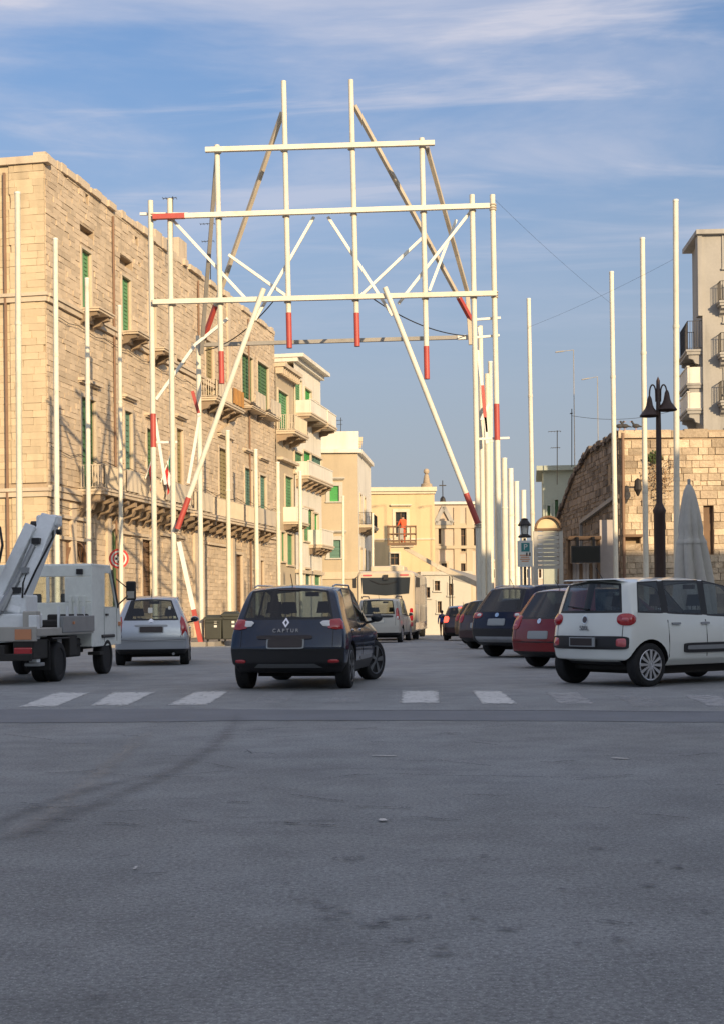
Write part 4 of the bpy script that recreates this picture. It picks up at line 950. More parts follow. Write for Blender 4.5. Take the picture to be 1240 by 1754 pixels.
for p, q, r_, red in (((352, 256), (744, 244), .075, None), ((262, 371), (838, 352), .075, (0, .095)), ((262, 517), (850, 502), .075, None)):
    member('beam', p, q, Yf, r=r_, sq=True, red=red, oy=-.17)
member('beam', (240, 366), (322, 366), Yf, r=.04, sq=True, oy=.16, m='white_pole')
member('beam', (328, 591), (806, 577), Yb, r=.065, sq=True, m='greypole'); member('beam', (783, 578), (806, 577), Yb, r=.075, sq=True, m='white_pole', oy=-.02)
for p, q in (((815, 547), (857, 544)), ((812, 578), (855, 574)), ((812, 752), (872, 750)), ((258, 758), (304, 757))): member('tie_bar', p, q, Yf, r=.035, sq=True, m='white_pole', oy=.13)
for p, q in (((296, 376), (420, 510)), ((538, 371), (437, 548)), ((562, 371), (672, 540)), ((804, 364), (682, 520)), ((723, 407), (616, 508)), ((781, 376), (735, 498)), ((392, 436), (490, 506))):
    member('diagonal_brace', p, q, Yf, r=.045, sq=True, m='white_pole', oy=.16 if p[0] not in (723, 781, 392) else 1.2)
member('inclined_leg', (452, 494), (304, 906), Yf, r=.085, red=(.87, 1), oy=-.30); member('inclined_leg', (659, 492), (818, 897), Yf, r=.085, red=(.872, 1), oy=-.30)
for p, q, m_, red in (((484, 192), (348, 585), 'raker', (.83, .985)), ((372, 262), (345, 605), 'greypole', None), ((607, 180), (811, 556), 'raker', (.865, 1)), ((731, 252), (800, 500), 'raker', None)):
    member('raking_strut', p, q, Yf + .2, Yb - .1, r=.062, m=m_, red=red, sq=True)
    o_ = G.children[-1]
member('raking_strut', (800, 500), (806, 590), Yb - .2, r=.07, m='raker', sq=True)
for x0, y0, xb in ((340, 575, 346), (822, 558, 829), (834, 640, 838)): member('post', (x0, y0), foot(xb, Yb), Yb, r=.09, red=None)
for p, q, red in (((307, 928), (345, 1104), (.66, 1)), ((323, 828), (342, 715), None), ((391, 545), (335, 590), None), ((335, 590), (268, 684), None), ((330, 670), (342, 712), (0, .9)), ((262, 692), (284, 830), None),
                  ((826, 660), (834, 760), (0, .55)), ((818, 600), (834, 740), None), ((838, 690), (824, 720), None), ((820, 560), (822, 575), None)):
    member('prop', p, q, Yb - .5, r=.05 if not (p[0] == 307) else .075, sq=True, m='white_pole', red=red)
for x, y in ((373, 254), (487, 251), (602, 248), (723, 245), (262, 369), (293, 369), (375, 368), (490, 364), (606, 361), (725, 357), (809, 354), (844, 352), (264, 517), (295, 516), (377, 514), (493, 511), (609, 508), (728, 505), (811, 503), (847, 502), (303, 906), (818, 897)):
    c = at(x, y, Yf - .05); mb = MB()
    for k in (-.11, -.035, .05): mb.lathe([(.112, k - .022), (.122, k), (.112, k + .022)], (c.x, c.y + .05, c.z), 10)
    mb.build('lashing', M['raker'], G)
def wire(pts, Ys, sag, name, label, r=.012):
    a, b = at(*pts[0], Ys[0]), at(*pts[1], Ys[1]); n = 14
    P = [a.lerp(b, i / n) - Vector((0, 0, sag * 4 * (i / n) * (1 - i / n))) for i in range(n + 1)]
    MB_ = MB().path(P, r, 5); o = MB_.build(name, M['cable']); return tag(o, label, 'cable')
wire(((640, 512), (800, 575)), (Yf + .4, Yb), .25, 'rigging_cable', 'black cable sagging inside the right half of the white frame', .02)
wire(((470, 514), (352, 600)), (Yf + .4, Yb), .3, 'rigging_cable', 'black cable sagging inside the left half of the white frame', .02)
wire(((846, 340), (1047, 520)), (Yf, 53.7), .1, 'stay_wire', 'thin wire from the frame top to the pole at the rubble building', .004)
wire(((980, 712), (1190, 690)), (75, 82), .5, 'stay_wire', 'thin wire from the distant masts to the grey apartment block', .012)
wire(((905, 560), (1160, 440)), (58, 44), .1, 'stay_wire', 'thin wire crossing the sky between the right hand poles', .004)

# ------------------------------------------------------------------ street lamp, signs, boards, umbrella, bins, masts, gulls
YL = 37.0; p0 = at(1131, 1045, YL); zt = at(1131, 652, YL).z
T = thing('street_lamp', 'tall dark iron street lamp with two hanging bell shades', 'street lamp', (p0.x, p0.y, .13))
mb = MB(); zb_ = at(1131, 868, YL).z
mb.lathe([(.24, .1), (.24, .3), (.17, .45), (.15, 1.1), (.155, zb_ - .2), (.18, zb_ - .1), (.13, zb_), (.085, zb_ + .1), (.07, zt - 1.2), (.05, zt), (.001, zt + .12)], (p0.x, p0.y, 0), 14); mb.build('post', M['lampiron'], T, smooth=50)
for sx, zz, dy in ((-1, at(1118, 712, YL).z, 0), (1, at(1140, 702, YL).z, 0)):
    mb = MB(); c = Vector((p0.x, p0.y, zt - .35)); w_ = .17; h = zt - .35 - (zz + .5)
    pts = [c + Vector((sx * .06, 0, -.2))] + [c + Vector((sx * (.06 + w_ * .5 * (1 - math.cos(math.pi * i / 8))), 0, .25 * math.sin(math.pi * i / 8))) for i in range(1, 9)] + [Vector((c.x + sx * (.06 + w_), c.y, zz + .45))]
    mb.path(pts, .022, 6); arm = mb.build('bracket', M['lampiron'], T)
    mb = MB(); mb.lathe([(.03, .52), (.06, .45), (.09, .28), (.12, .2), (.27, .0), (.25, -.02), (.10, .15), (.001, .2)], (c.x + sx * (.06 + w_), c.y, zz), 14); mb.build('lamp_shade', M['lampiron'], T, smooth=50)
mb = MB(); mb.box(p0.x - .22, p0.x - .1, p0.y - .18, p0.y - .05, .9, 1.5); mb.build('cabinet', M['panel'], T)

YU = 31.0; a = at(1186, 1045, YU)
T = thing('closed_umbrella', 'large folded cream cafe umbrella standing behind the white car', 'umbrella', (a.x, a.y, .13))
zt = at(1178, 830, YU).z; zbm = .55
mb = MB()
def fold(u, v):
    th = 2 * math.pi * u; z = zt - (zt - zbm) * v
    r = .05 + .37 * min(1, v * 1.1) ** .55 * (1 - .12 * max(0, v - .8) * 5); r *= 1 + .24 * (abs(math.sin(th * 4 + .5 * math.sin(5 * v))) * 2 - 1) * min(1, v * 2) + .06 * math.sin(th * 3 + 5 * v) + .03 * math.sin(th * 11 - 9 * v)
    if abs(v - .34) < .03: r *= .9
    return Vector((a.x - .05 + r * math.cos(th) + .10 * v, a.y + r * math.sin(th), z))
mb.grid(fold, 64, 24); mb.build('canopy', M['canvas'], T, smooth=60)
mb = MB(); mb.tube((a.x - .05, a.y, .1), (a.x - .05, a.y, zt + .12), .035, n=8); mb.build('mast', M['panel'], T)
mb = MB(); mb.grid(lambda u, v: (lambda p: Vector((a.x + (p.x - a.x) * 1.03, a.y + (p.y - a.y) * 1.06, p.z)))(fold(u, .36 + .035 * v)), 64, 2); mb.build('tie_strap', M['canvas'], T, smooth=60)
mb = MB(); mb.box(a.x - .45, a.x + .35, a.y - .4, a.y + .4, .13, .25); mb.build('base_plate', M['concrete'], T)

YBd = 50.0
FB = Facade((at_x(917, YBd), YBd), (1, 0)); b0, b1, bz0, bz1 = FB.rect(917, 960, 885, 975)
T = thing('arched_board', 'arched cream notice board with brown rim and slatted lower panel', 'notice board', FB.P((b0 + b1) / 2, 0))
rad = (b1 - b0) / 2; bc = (b0 + b1) / 2; zs = bz1 - rad; n = 14
arc = [(bc - rad * math.cos(math.pi * i / n), zs + rad * math.sin(math.pi * i / n)) for i in range(n + 1)]
mb = MB(); mb.prism([FB.P(t, z, -.1) for t, z in [(b0, zs)] + arc[1:-1] + [(b1, zs)]], Vector((0, -.08, 0))); mb.build('lunette_panel', M['boardcream'], T)
mb = MB()
for (p, q) in zip(arc, arc[1:]): mb.bar(FB.P(*p, 0), FB.P(*q, 0), .24, .07)
mb.box(FB.P(b0, 0).x - .03, FB.P(b1, 0).x + .03, YBd - .12, YBd + .12, zs - .06, zs + .03); mb.build('rim', M['brownwood'], T)
k = 9
for i in range(k):
    mb = MB(); z = bz0 + (zs - .08 - bz0) * i / k; mb.box(FB.P(b0, 0).x + .06, FB.P(b1, 0).x - .06, YBd - .05 - .02 * (i % 2), YBd + .06, z + .01, z + (zs - .08 - bz0) / k - .01); mb.build('slat', M['boardgrey'], T)
mb = MB()
for t in (b0, b1): mb.box(FB.P(t, 0).x - .07, FB.P(t, 0).x + .07, YBd - .07, YBd + .07, 0, zs - .062)
mb.build('upright', M['boardgrey'], T)
YP_ = 42.0; FPk = Facade((at_x(887, YP_), YP_), (1, 0)); q0, q1, qz0, qz1 = FPk.rect(886, 912, 926, 971)
T = thing('parking_sign', 'parking sign panel with a teal P square on a low post', 'sign', FPk.P((q0 + q1) / 2, 0))
mb = MB(); FPk.box(mb, q0, q1, qz0, qz1, -.03, 0); mb.build('sign_panel', M['paper'], T)
qm = (q0 + q1) / 2 + .01; zz = qz1 - .2
mb = MB(); FPk.box(mb, qm - .125, qm + .125, zz - .13, zz + .13, .003, .006); mb.build('teal_square', M['sgreen'], T)
text_mesh('letter', 'P', .24, Matrix.Translation(FPk.P(qm, zz, .012)) @ Matrix.Rotation(R(90), 4, 'X'), M['paper'], T, .002, local=False)
mb = MB()
for i, (w0, zz2) in enumerate(((.17, .44), (.14, .50), (.17, .56), (.12, .62))): FPk.box(mb, qm - w0, qm + w0 * .8, qz1 - zz2 - .015, qz1 - zz2 + .015, .003, .005)
mb.build('print_line', M['sorange'], T)
mb = MB()
for dx in (.02, .11): FPk.box(mb, qm + dx, qm + dx + .04, qz1 - .46, qz1 - .36, .006, .009)
mb.build('pictogram', M['iron'], T)
mb = MB(); FPk.box(mb, q0 + .08, q0 + .14, 0, qz1 - .05, -.09, -.032); FPk.box(mb, q1 - .14, q1 - .08, 0, qz1 - .05, -.09, -.032); mb.build('post', M['panel'], T)
p = at(898, 910, YP_ + .6); T = thing('lantern', 'black four sided lantern on a post above the parking sign', 'lantern', (p.x, p.y, 0))
zt = at(898, 893, YP_ + .6).z; zl = at(898, 922, YP_ + .6).z
mb = MB(); mb.tube((p.x, p.y, 0), (p.x, p.y, zl), .04, n=8); mb.build('post', M['iron'], T)
mb = MB(); mb.lathe([(.20, zl + .02), (.20, zl + .06), (.12, zl + .12)], (p.x, p.y, 0), 8); mb.lathe([(.15, zt - .12), (.20, zt - .14), (.2, zt - .1), (.13, zt + .0), (.10, zt + .04), (.11, zt + .07), (.03, zt + .1)], (p.x, p.y, 0), 8)
for i in range(4):
    t = math.pi / 4 + i * math.pi / 2; mb.tube((p.x + .11 * math.cos(t), p.y + .11 * math.sin(t), zl + .1), (p.x + .15 * math.cos(t), p.y + .15 * math.sin(t), zt - .12), .014, n=5)
mb.build('frame', M['iron'], T); mb = MB(); mb.lathe([(.09, zl + .11), (.13, zt - .13)], (p.x, p.y, 0), 4); mb.build('lamp_glass', M['glass_clear'] if False else M['paper'], T)

YR_ = 59.6; c = at(204, 957, YR_); T = thing('round_sign', 'round red and white road sign behind a pole on the left', 'road sign', (c.x, c.y, 0))
mb = MB(); mb.lathe([(.001, -.02), (.42, -.02), (.42, .0)], c, 28, 'y'); mb.build('disc', M['paper'], T)
for r0, r1, nm in ((.34, .425, 'red_ring'), (.20, .27, 'red_ring')):
    mb = MB(); k = 32; vs = []
    for i in range(k): t = 2 * math.pi * i / k; vs += [c + Vector((r0 * math.cos(t), -.026, r0 * math.sin(t))), c + Vector((r1 * math.cos(t), -.026, r1 * math.sin(t)))]
    mb.add(vs, [(2 * i, 2 * i + 1, (2 * i + 3) % (2 * k), (2 * i + 2) % (2 * k)) for i in range(k)]); mb.build(nm, M['sred'], T, fix=False)
mb = MB()
for dx, dz in ((-.10, 0), (.16, .02), (-.02, .14), (-.0, -.13)): mb.box(c.x + dx - .045, c.x + dx + .045, c.y - .032, c.y - .028, c.z + dz - .05, c.z + dz + .05)
mb.build('pictogram', M['iron'], T); mb = MB(); mb.tube((c.x, c.y + .05, 0), (c.x, c.y + .05, c.z + .3), .035, n=8); mb.build('post', M['panel'], T)

YBn = 49.2
def wheelie(x0, x1, ytop, label):
    a = at(x0, ytop, YBn); b = at(x1, ytop, YBn); T = thing('waste_bin', label, 'bin', ((a.x + b.x) / 2, YBn, .13), 0, 'bins beside the pole foot')
    w_ = (b.x - a.x) / 2; cx = (a.x + b.x) / 2; h = a.z
    mb = MB(); mb.taper(cx - w_, cx + w_, YBn, YBn + .75, .2, h - .12, -.02, -.02); mb.build('body', M['binm'], T, bevel=.03)
    mb = MB(); mb.box(cx - w_ - .04, cx + w_ + .04, YBn - .05, YBn + .82, h - .118, h - .04); mb.taper(cx - w_ - .02, cx + w_ + .02, YBn - .03, YBn + .8, h - .039, h + .05, .1, .15); mb.build('lid', M['binm'], T)
    for s in (-1, 1):
        mb = MB(); mb.lathe([(.09, -.03), (.09, .03)], (cx + s * w_ * .7, YBn + .1, .21), 10, 'x'); mb.build('wheel', M['rubber'], T)
    mb = MB()
    for dz in (.0, .14): mb.box(cx + .04, cx + .14, YBn - .034, YBn - .028, .62 + dz, .70 + dz)
    mb.build('reflector', M['paper'], T)
    mb = MB(); mb.bar((cx - w_ * .8, YBn - .06, h - .2), (cx + w_ * .8, YBn - .06, h - .2), .04, .04); mb.build('handle', M['binm'], T)
wheelie(351, 379, 1056, 'dark green waste bin touching the pole foot'); wheelie(381, 409, 1050, 'taller dark green waste bin beside the navy car')

def mast(px, ytop, Y, arm, base_y, label, name='street_light_mast'):
    a = at(px, ytop, Y); T = thing(name, label, 'mast', (a.x, a.y, gz(Y)))
    mb = MB(); mb.tube((a.x, a.y, gz(Y)), a, .05, .03, n=6); mb.build('post', M['greypole'], T)
    if arm: b = at(px + arm[0], ytop + arm[1], Y); mb = MB(); mb.bar(a, b, .06, .04); mb.bar(b, b.lerp(a, .45), .16, .07); mb.build('arm', M['greypole'], T)
mast(982, 599, 100, (-31, 4), 800, 'thin grey street light with arm left of the rubble building'); mast(1023, 645, 104, (-27, 5), 750, 'thin grey street light just behind the rubble building roof')
def aerial(px, ytop, ybase, Y, arms, label):
    a = at(px, ytop, Y); b = at(px, ybase, Y); T = thing('tv_aerial', label, 'aerial', b); mb = MB(); mb.tube(b, a, .03, n=6); mb.build('mast', M['cable'], T)
    for dy, w_ in arms:
        c = at(px, ytop + dy, Y); mb = MB(); mb.bar(c + Vector((-w_, 0, 0)), c + Vector((w_ * .4, 0, .03)), .03, .03)
        for i in range(5): x = -w_ + w_ * 1.4 * i / 4; mb.bar(c + Vector((x, -.2, 0)), c + Vector((x, .2, 0)), .02, .02)
        mb.build('antenna_bar', M['cable'], T)
aerial(954, 737, 830, 90, ((2, .55), (30, .4)), 'tv aerial standing on the grey green house'); aerial(979, 700, 800, 90, ((8, .1),), 'bare roof mast beside the grey green house')
aerial(361, 375, 480, 82, ((8, .6), (38, .5)), 'tv aerial on the palazzo roof behind the left frame posts'); aerial(296, 336, 440, 72, ((3, .5),), 'tv aerial on the palazzo roof at the second frame post')
aerial(584, 715, 740, 116, ((5, .35), (12, .3)), 'small pale aerial on the corner house parapet')
for i, (x, y, fl, lab) in enumerate(((1064, 735, 1, 'dark gull perched at the corner of the rubble building'), (1073, 732, -1, 'middle one of three gulls perched on the rubble building'), (1092, 731, -1, 'gull perched on the rubble building nearest the black street lamp'))):
    c = at(x - 3, y, YS - .2); c.z = ZS + .16; T = thing('gull', lab, 'bird', (c.x, c.y, ZS), 0, 'gulls on the wall top')
    mb = MB(); d = Vector((fl, 0, .25)).normalized(); mb.ball(c, .15, .085, .09); body = mb
    mb.tube(c + Vector((-fl * -.08, 0, .05)), c + Vector((fl * .15, 0, .15)), .05, .035, n=8); mb.ball(c + Vector((fl * .16, 0, .17)), .05, .042, .042, 8, 6); mb.tube(c + Vector((-fl * .1, 0, 0)), c + Vector((-fl * .30, 0, -.05)), .05, .012, n=6)
    mb.build('body', M['gull'], T, smooth=60, fix=False); mb = MB(); mb.tube(c + Vector((fl * .2, 0, .17)), c + Vector((fl * .26, 0, .155)), .014, .003, n=5); mb.build('beak', M['sorange'], T)
    for s in (-.03, .03): mb = MB(); mb.tube(c + Vector((0, s, -.06)), c + Vector((0, s, -.17)), .009, n=5); mb.build('leg', M['sorange'], T)
def wallplant(px, py, w_, h, n, label, hang):
    c = at(px, py, YS); c.y -= .18; T = thing('wall_plant', label, 'plant', c); mb = MB(); rr = random.Random(px)
    for i in range(n):
        a_ = rr.uniform(0, 2 * math.pi); r_ = rr.random() ** .5; p = c + Vector((w_ * r_ * math.cos(a_), -rr.uniform(0, .28), h * r_ * math.sin(a_) - hang * rr.random() ** 2))
        s = rr.uniform(.03, .075); d1 = Vector((rr.uniform(-1, 1), rr.uniform(-1, .2), rr.uniform(-1, 1))).normalized(); d2 = d1.orthogonal().normalized()
        mb.add([p - d1 * s, p + d2 * s * .5, p + d1 * s, p - d2 * s * .5], [(0, 1, 2, 3)])
    mb.build('foliage', M['leaf'], T, fix=False); mb = MB()
    for i in range(7): mb.tube(c + Vector((0, .15, -.1)), c + Vector((rr.uniform(-w_, w_) * .8, -.15, rr.uniform(-h, h) * .8)), .012, n=4)
    mb.build('stem', M['brownwood'], T)
wallplant(1118, 782, .30, .22, 240, 'green tuft of plants growing from the sunlit rubble wall', .15)
DRY = mat('dry_plant', (.20, .11, .045), .8, .25, 6, .1, 20, rand=.3)
c = at(1128, 818, YS); T = thing('dry_creeper', 'dry brown creeper hanging on the sunlit rubble wall behind the lamp', 'plant', c); mb = MB(); rr = random.Random(44)
for i in range(420):
    p = c + Vector((rr.gauss(0, .30), -.12 - rr.uniform(0, .15), rr.gauss(-.05, .42))); s = rr.uniform(.025, .06); d1 = Vector((rr.uniform(-1, 1), rr.uniform(-1, .2), rr.uniform(-1, 1))).normalized(); d2 = d1.orthogonal().normalized(); mb.add([p - d1 * s, p + d2 * s * .5, p + d1 * s, p - d2 * s * .5], [(0, 1, 2, 3)])
mb.build('foliage', DRY, T, fix=False)

# ------------------------------------------------------------------ cars: one closed shell each, windows cut out of it as panes, wheel arches cut in
PAINT_I, TRIM_I, GR_I, GS_I, GW_I, LOW_I = range(6)
def car_shell(S):
    L, W, H = S['L'], S['W'], S['H']; hw = W / 2
    J = [-1, -S['jw'], 0, S['jw'], 1]; yb, yr, belt, top = S['yb'], S['yr'], S['belt'], S['top']; n = len(yb) - 1
    zk = S['zk']; wk = S['wk']; tap = S['tap']
    bm = bmesh.new(); V = {}
    cr = bm.edges.layers.float.new('crease_edge')
    def pos(i, j, k):
        jr = J[j]; cabin = i <= S['iroof']
        wf = wk[k] if (k < 5 or cabin) else S['hoodw']
        x = jr * hw * wf * tap[i]
        y = (yr if k == 5 else yb)[i]
        if i == 0: y += S['roff'][k] + S['rb'] * jr * jr * (1 if k < 5 else .6)
        if i == n: y -= S['foff'][k] + S['fb'] * jr * jr
        if k < 4: z = zk[k] + (S['zend'] if k == 0 and i in (0, n) else 0)
        elif k == 4: z = belt[i]
        else: z = top[i] - S['camber'] * jr * jr
        return (x, y, z)
    def v(i, j, k):
        if (i, j, k) not in V: V[(i, j, k)] = bm.verts.new(pos(i, j, k))
        return V[(i, j, k)]
    def face(q, mi):
        f = bm.faces.new([v(*a) for a in q]); f.material_index = mi; return f
    glassf = {}
    for j in range(4):
        for k in range(5):
            mi = PAINT_I
            if k == 4 and j in (1, 2): mi = GR_I
            if k == 0: mi = S.get('rear_low', TRIM_I)
            if k == 1: mi = S.get('rear_mid', PAINT_I)
            f = face([(0, j, k), (0, j, k + 1), (0, j + 1, k + 1), (0, j + 1, k)], mi)
            face([(n, j, k), (n, j + 1, k), (n, j + 1, k + 1), (n, j, k + 1)], TRIM_I if k == 0 else PAINT_I)
    for i in range(n):
        for k in range(5):
            for j in (0, 4):
                mi = PAINT_I
                if k == 0: mi = S.get('side_low', TRIM_I)
                if k == 4:
                    if i in S['glass_i']: mi = GS_I
                    elif i in S['pillar_i']: mi = TRIM_I
                face([(i, j, k), (i + 1, j, k), (i + 1, j, k + 1), (i, j, k + 1)], mi)
        for j in range(4):
            face([(i, j, 5), (i + 1, j, 5), (i + 1, j + 1, 5), (i, j + 1, 5)], GW_I if i == S['iroof'] and j in (1, 2) else PAINT_I)
            face([(i, j, 0), (i, j + 1, 0), (i + 1, j + 1, 0), (i + 1, j, 0)], TRIM_I)
    bmesh.ops.recalc_face_normals(bm, faces=bm.faces)
    def crease(a, b, c):
        e = bm.edges.get((V[a], V[b]))
        if e: e[cr] = max(e[cr], c)
    for i in range(n):
        for j in (0, 4): crease((i, j, 4), (i + 1, j, 4), .35); crease((i, j, 0), (i + 1, j, 0), .8); crease((i, j, 1), (i + 1, j, 1), .5); crease((i, j, 3), (i + 1, j, 3), .25); crease((i, j, 5), (i + 1, j, 5), S.get('roofcrease', .3))
    for j in range(4):
        for k, c in ((0, .8), (1, .5), (2, S.get('bumpcrease', .6)), (4, .4), (5, S.get('rtc', .6))): crease((0, j, k), (0, j + 1, k), c); crease((n, j, k), (n, j + 1, k), c * .6)
    for k in range(5):
        for j in (0, 4): crease((0, j, k), (0, j, k + 1), .30 if k < 4 else .45)
    # rubber borders round the panes
    for gi in (GR_I, GS_I, GW_I):
        fs = [f for f in bm.faces if f.material_index == gi]
        if fs:
            r = bmesh.ops.inset_region(bm, faces=fs, thickness=.022 if gi != GR_I else .035, depth=0, use_even_offset=True)
            for f in r['faces']: f.material_index = TRIM_I
    vc = bm.verts.layers.float.new('crease_vert'); G3 = {GR_I, GS_I, GW_I}
    for e in bm.edges:
        ms = {f.material_index for f in e.link_faces}
        if ms & G3 and len(ms) > 1: e[cr] = 1.0
        elif ms == {PAINT_I, TRIM_I} and all(any(f.material_index in G3 for g in v_.link_faces for e2 in g.edges for f in e2.link_faces) for v_ in e.verts): e[cr] = .8
    for v_ in bm.verts:
        k_ = sum(f.material_index in G3 for f in v_.link_faces)
        if k_ == 1:
            v_[vc] = 1.0
            for e in v_.link_edges: e[cr] = 1.0
    me = bpy.data.meshes.new('shell'); bm.to_mesh(me); bm.free()
    o = bpy.data.objects.new('shell', me); COL.objects.link(o)
    for m in S['mats']: me.materials.append(m)
    md = o.modifiers.new('s', 'SUBSURF'); md.levels = 3; md.render_levels = 3
    cut = MB(); R_ = S['wr'] + .055
    for y in (S['ya'], S['yf']):
        for sx in (-1, 1): cut.lathe([(R_, -.34), (R_, .12)], (sx * (hw - .0), y, S['wr']), 26, 'x') if sx > 0 else cut.lathe([(R_, -.12), (R_, .34)], (sx * (hw - .0), y, S['wr']), 26, 'x')
    cut.m = [TRIM_I] * len(cut.f); cme = cut.mesh('cut', S['mats']); co = bpy.data.objects.new('cut', cme); COL.objects.link(co)
    for q in cme.polygons: q.material_index = TRIM_I
    bo = o.modifiers.new('b', 'BOOLEAN'); bo.object = co; bo.operation = 'DIFFERENCE'; bo.solver = 'EXACT'
    bpy.context.view_layer.update()
    dg = bpy.context.evaluated_depsgraph_get(); res = bpy.data.meshes.new_from_object(o.evaluated_get(dg))
    for q in (o, co): COL.objects.unlink(q); bpy.data.objects.remove(q)
    return res
def split_shell(me, S, T):
    bm = bmesh.new(); bm.from_mesh(me); bm.faces.ensure_lookup_table()
    bvh = BVHTree.FromBMesh(bm)
    def sub(faces, name, mats, remap):
        idx = {}; vs = []; fs = []; mi = []
        for f in faces:
            q = []
            for v in f.verts:
                if v.index not in idx: idx[v.index] = len(vs); vs.append(v.co.copy())
                q.append(idx[v.index])
            fs.append(q); mi.append(remap(f.material_index))
        m2 = bpy.data.meshes.new(name); m2.from_pydata(vs, [], fs)
        for q in mats: m2.materials.append(q)
        for p, i in zip(m2.polygons, mi): p.material_index = i
        shade(m2, 38); return link_mesh(name, m2, T)
    body = [f for f in bm.faces if f.material_index in (PAINT_I, TRIM_I, LOW_I)]
    bo = sub(body, 'body', [S['mats'][0], S['mats'][1], S['mats'][5]], lambda i: {PAINT_I: 0, TRIM_I: 1, LOW_I: 2}[i])
    for gi, nm in ((GR_I, 'rear_window'), (GS_I, 'side_window'), (GW_I, 'windscreen')):
        left = {f.index for f in bm.faces if f.material_index == gi}
        while left:
            st = [left.pop()]; isl = []
            while st:
                fi = st.pop(); f = bm.faces[fi]; isl.append(f)
                for e in f.edges:
                    for g in e.link_faces:
                        if g.index in left: left.discard(g.index); st.append(g.index)
            sub(isl, nm, [S['mats'][gi]], lambda i: 0)
    bm.free(); return bo, bvh
def ellipse(a, b, n=20, p=2.0):
    o = []
    for i in range(n):
        t = 2 * math.pi * i / n; c, s = math.cos(t), math.sin(t)
        o.append((a * math.copysign(abs(c) ** (2 / p), c), b * math.copysign(abs(s) ** (2 / p), s)))
    return o
def rrect(a, b, n=24, p=6): return ellipse(a, b, n, p)
def poly(pts, n=5):
    o = []
    for (a, b), (c, d) in zip(pts, pts[1:] + pts[:1]):
        for i in range(n): o.append((a + (c - a) * i / n, b + (d - b) * i / n))
    return o
def patch(T, name, m, bvh, org, d, outline, off=.012, rim=.02, rings=4, dome=.0):
    """a plate of the given outline laid on to the car's own surface, seen along d"""
    d = Vector(d).normalized(); up = Vector((0, 0, 1)); rt = d.cross(up).normalized(); up = rt.cross(d)
    org = Vector(org); mb = MB(); n = len(outline); vs = []; cx = sum(p[0] for p in outline) / n; cy = sum(p[1] for p in outline) / n; lastd = None
    for r in range(rings + 2):
        f = min(1, r / rings)
        for a, b in outline:
            s = org + rt * (cx + (a - cx) * f) + up * (cy + (b - cy) * f) - d * 4
            hit = bvh.ray_cast(s, d)
            dist = hit[3] if hit[0] is not None else lastd
            if dist is None: dist = 4.0
            lastd = dist; o = off + dome * (1 - f * f) if r <= rings else -rim
            vs.append(s + d * (dist - o))
    fs = [tuple(range(n))]
    for r in range(rings + 1):
        for i in range(n): fs.append((r * n + i, r * n + (i + 1) % n, (r + 1) * n + (i + 1) % n, (r + 1) * n + i))
    mb.add(vs, fs); return mb.build(name, m, T, local=True, smooth=50)
def rim_mesh(r, w_, spokes, style):
    mb = MB(); mb.lathe([(r * .70, w_ * .46), (r * .70, w_ * .30), (r * .66, w_ * .1), (.001, w_ * .1)], (0, 0, 0), 28, 'x', 1, False); mb.lathe([(r * .72, w_ * .47), (r * .70, w_ * .51), (r * .665, w_ * .49), (r * .65, w_ * .36)], (0, 0, 0), 28, 'x', 0, False)
    mb.lathe([(.001, w_ * .50), (r * .15, w_ * .48), (r * .17, w_ * .40)], (0, 0, 0), 14, 'x', 0, False)
    for i in range(spokes):
        t = 2 * math.pi * i / spokes; a = Vector((0, math.cos(t), math.sin(t))); sd = Vector((0, -math.sin(t), math.cos(t))); p = a * r * .13 + Vector((w_ * .42, 0, 0)); q = a * r * .675 + Vector((w_ * .43, 0, 0)); w0, w1 = r * style * .55, r * style
        mb.hexa([p - sd * w0 + Vector((-.02, 0, 0)), p + sd * w0 + Vector((-.02, 0, 0)), p + sd * w0 + Vector((.02, 0, 0)), p - sd * w0 + Vector((.02, 0, 0)), q - sd * w1 + Vector((-.02, 0, 0)), q + sd * w1 + Vector((-.02, 0, 0)), q + sd * w1 + Vector((.015, 0, 0)), q - sd * w1 + Vector((.015, 0, 0))])
    return mb.mesh('rim', [M['alloy'], M['black']])
def tyre_mesh(r, w_):
    mb = MB(); h = w_ / 2
    mb.lathe([(r * .69, -h * .8), (r * .72, -h * .96), (r * .88, -h), (r * .96, -h * .92), (r, -h * .72), (r, -.004), (r * .985, 0), (r, .004), (r, h * .72), (r * .96, h * .92), (r * .88, h), (r * .72, h * .96), (r * .69, h * .8)], (0, 0, 0), 36, 'x')
    mb.lathe([(.001, -.01), (r * .69, -.01), (r * .69, .02), (.001, .02)], (0, 0, 0), 20, 'x'); me = mb.mesh('wheel', M['rubber']); shade(me, 45); return me
def wheels(T, S, steer=0, spokes=10, style=.11, rm=None):
    r, w_ = S['wr'], S.get('ww', .20); tm = tyre_mesh(r, w_); rmesh = rim_mesh(r, w_, spokes, style)
    if rm: rmesh.materials[0] = rm
    for y in (S['ya'], S['yf']):
        for sx in (-1, 1):
            o = link_mesh('wheel', tm, T); o.location = (sx * (S['W'] / 2 - w_ / 2 - .025), y, r)
            o.rotation_euler = (random.uniform(0, 6) if sx > 0 else 0, 0, (0 if sx > 0 else math.pi) + (steer if y > 0 else 0)); o.rotation_mode = 'XYZ'
            link_mesh('rim', rmesh, o)
SEATS = []
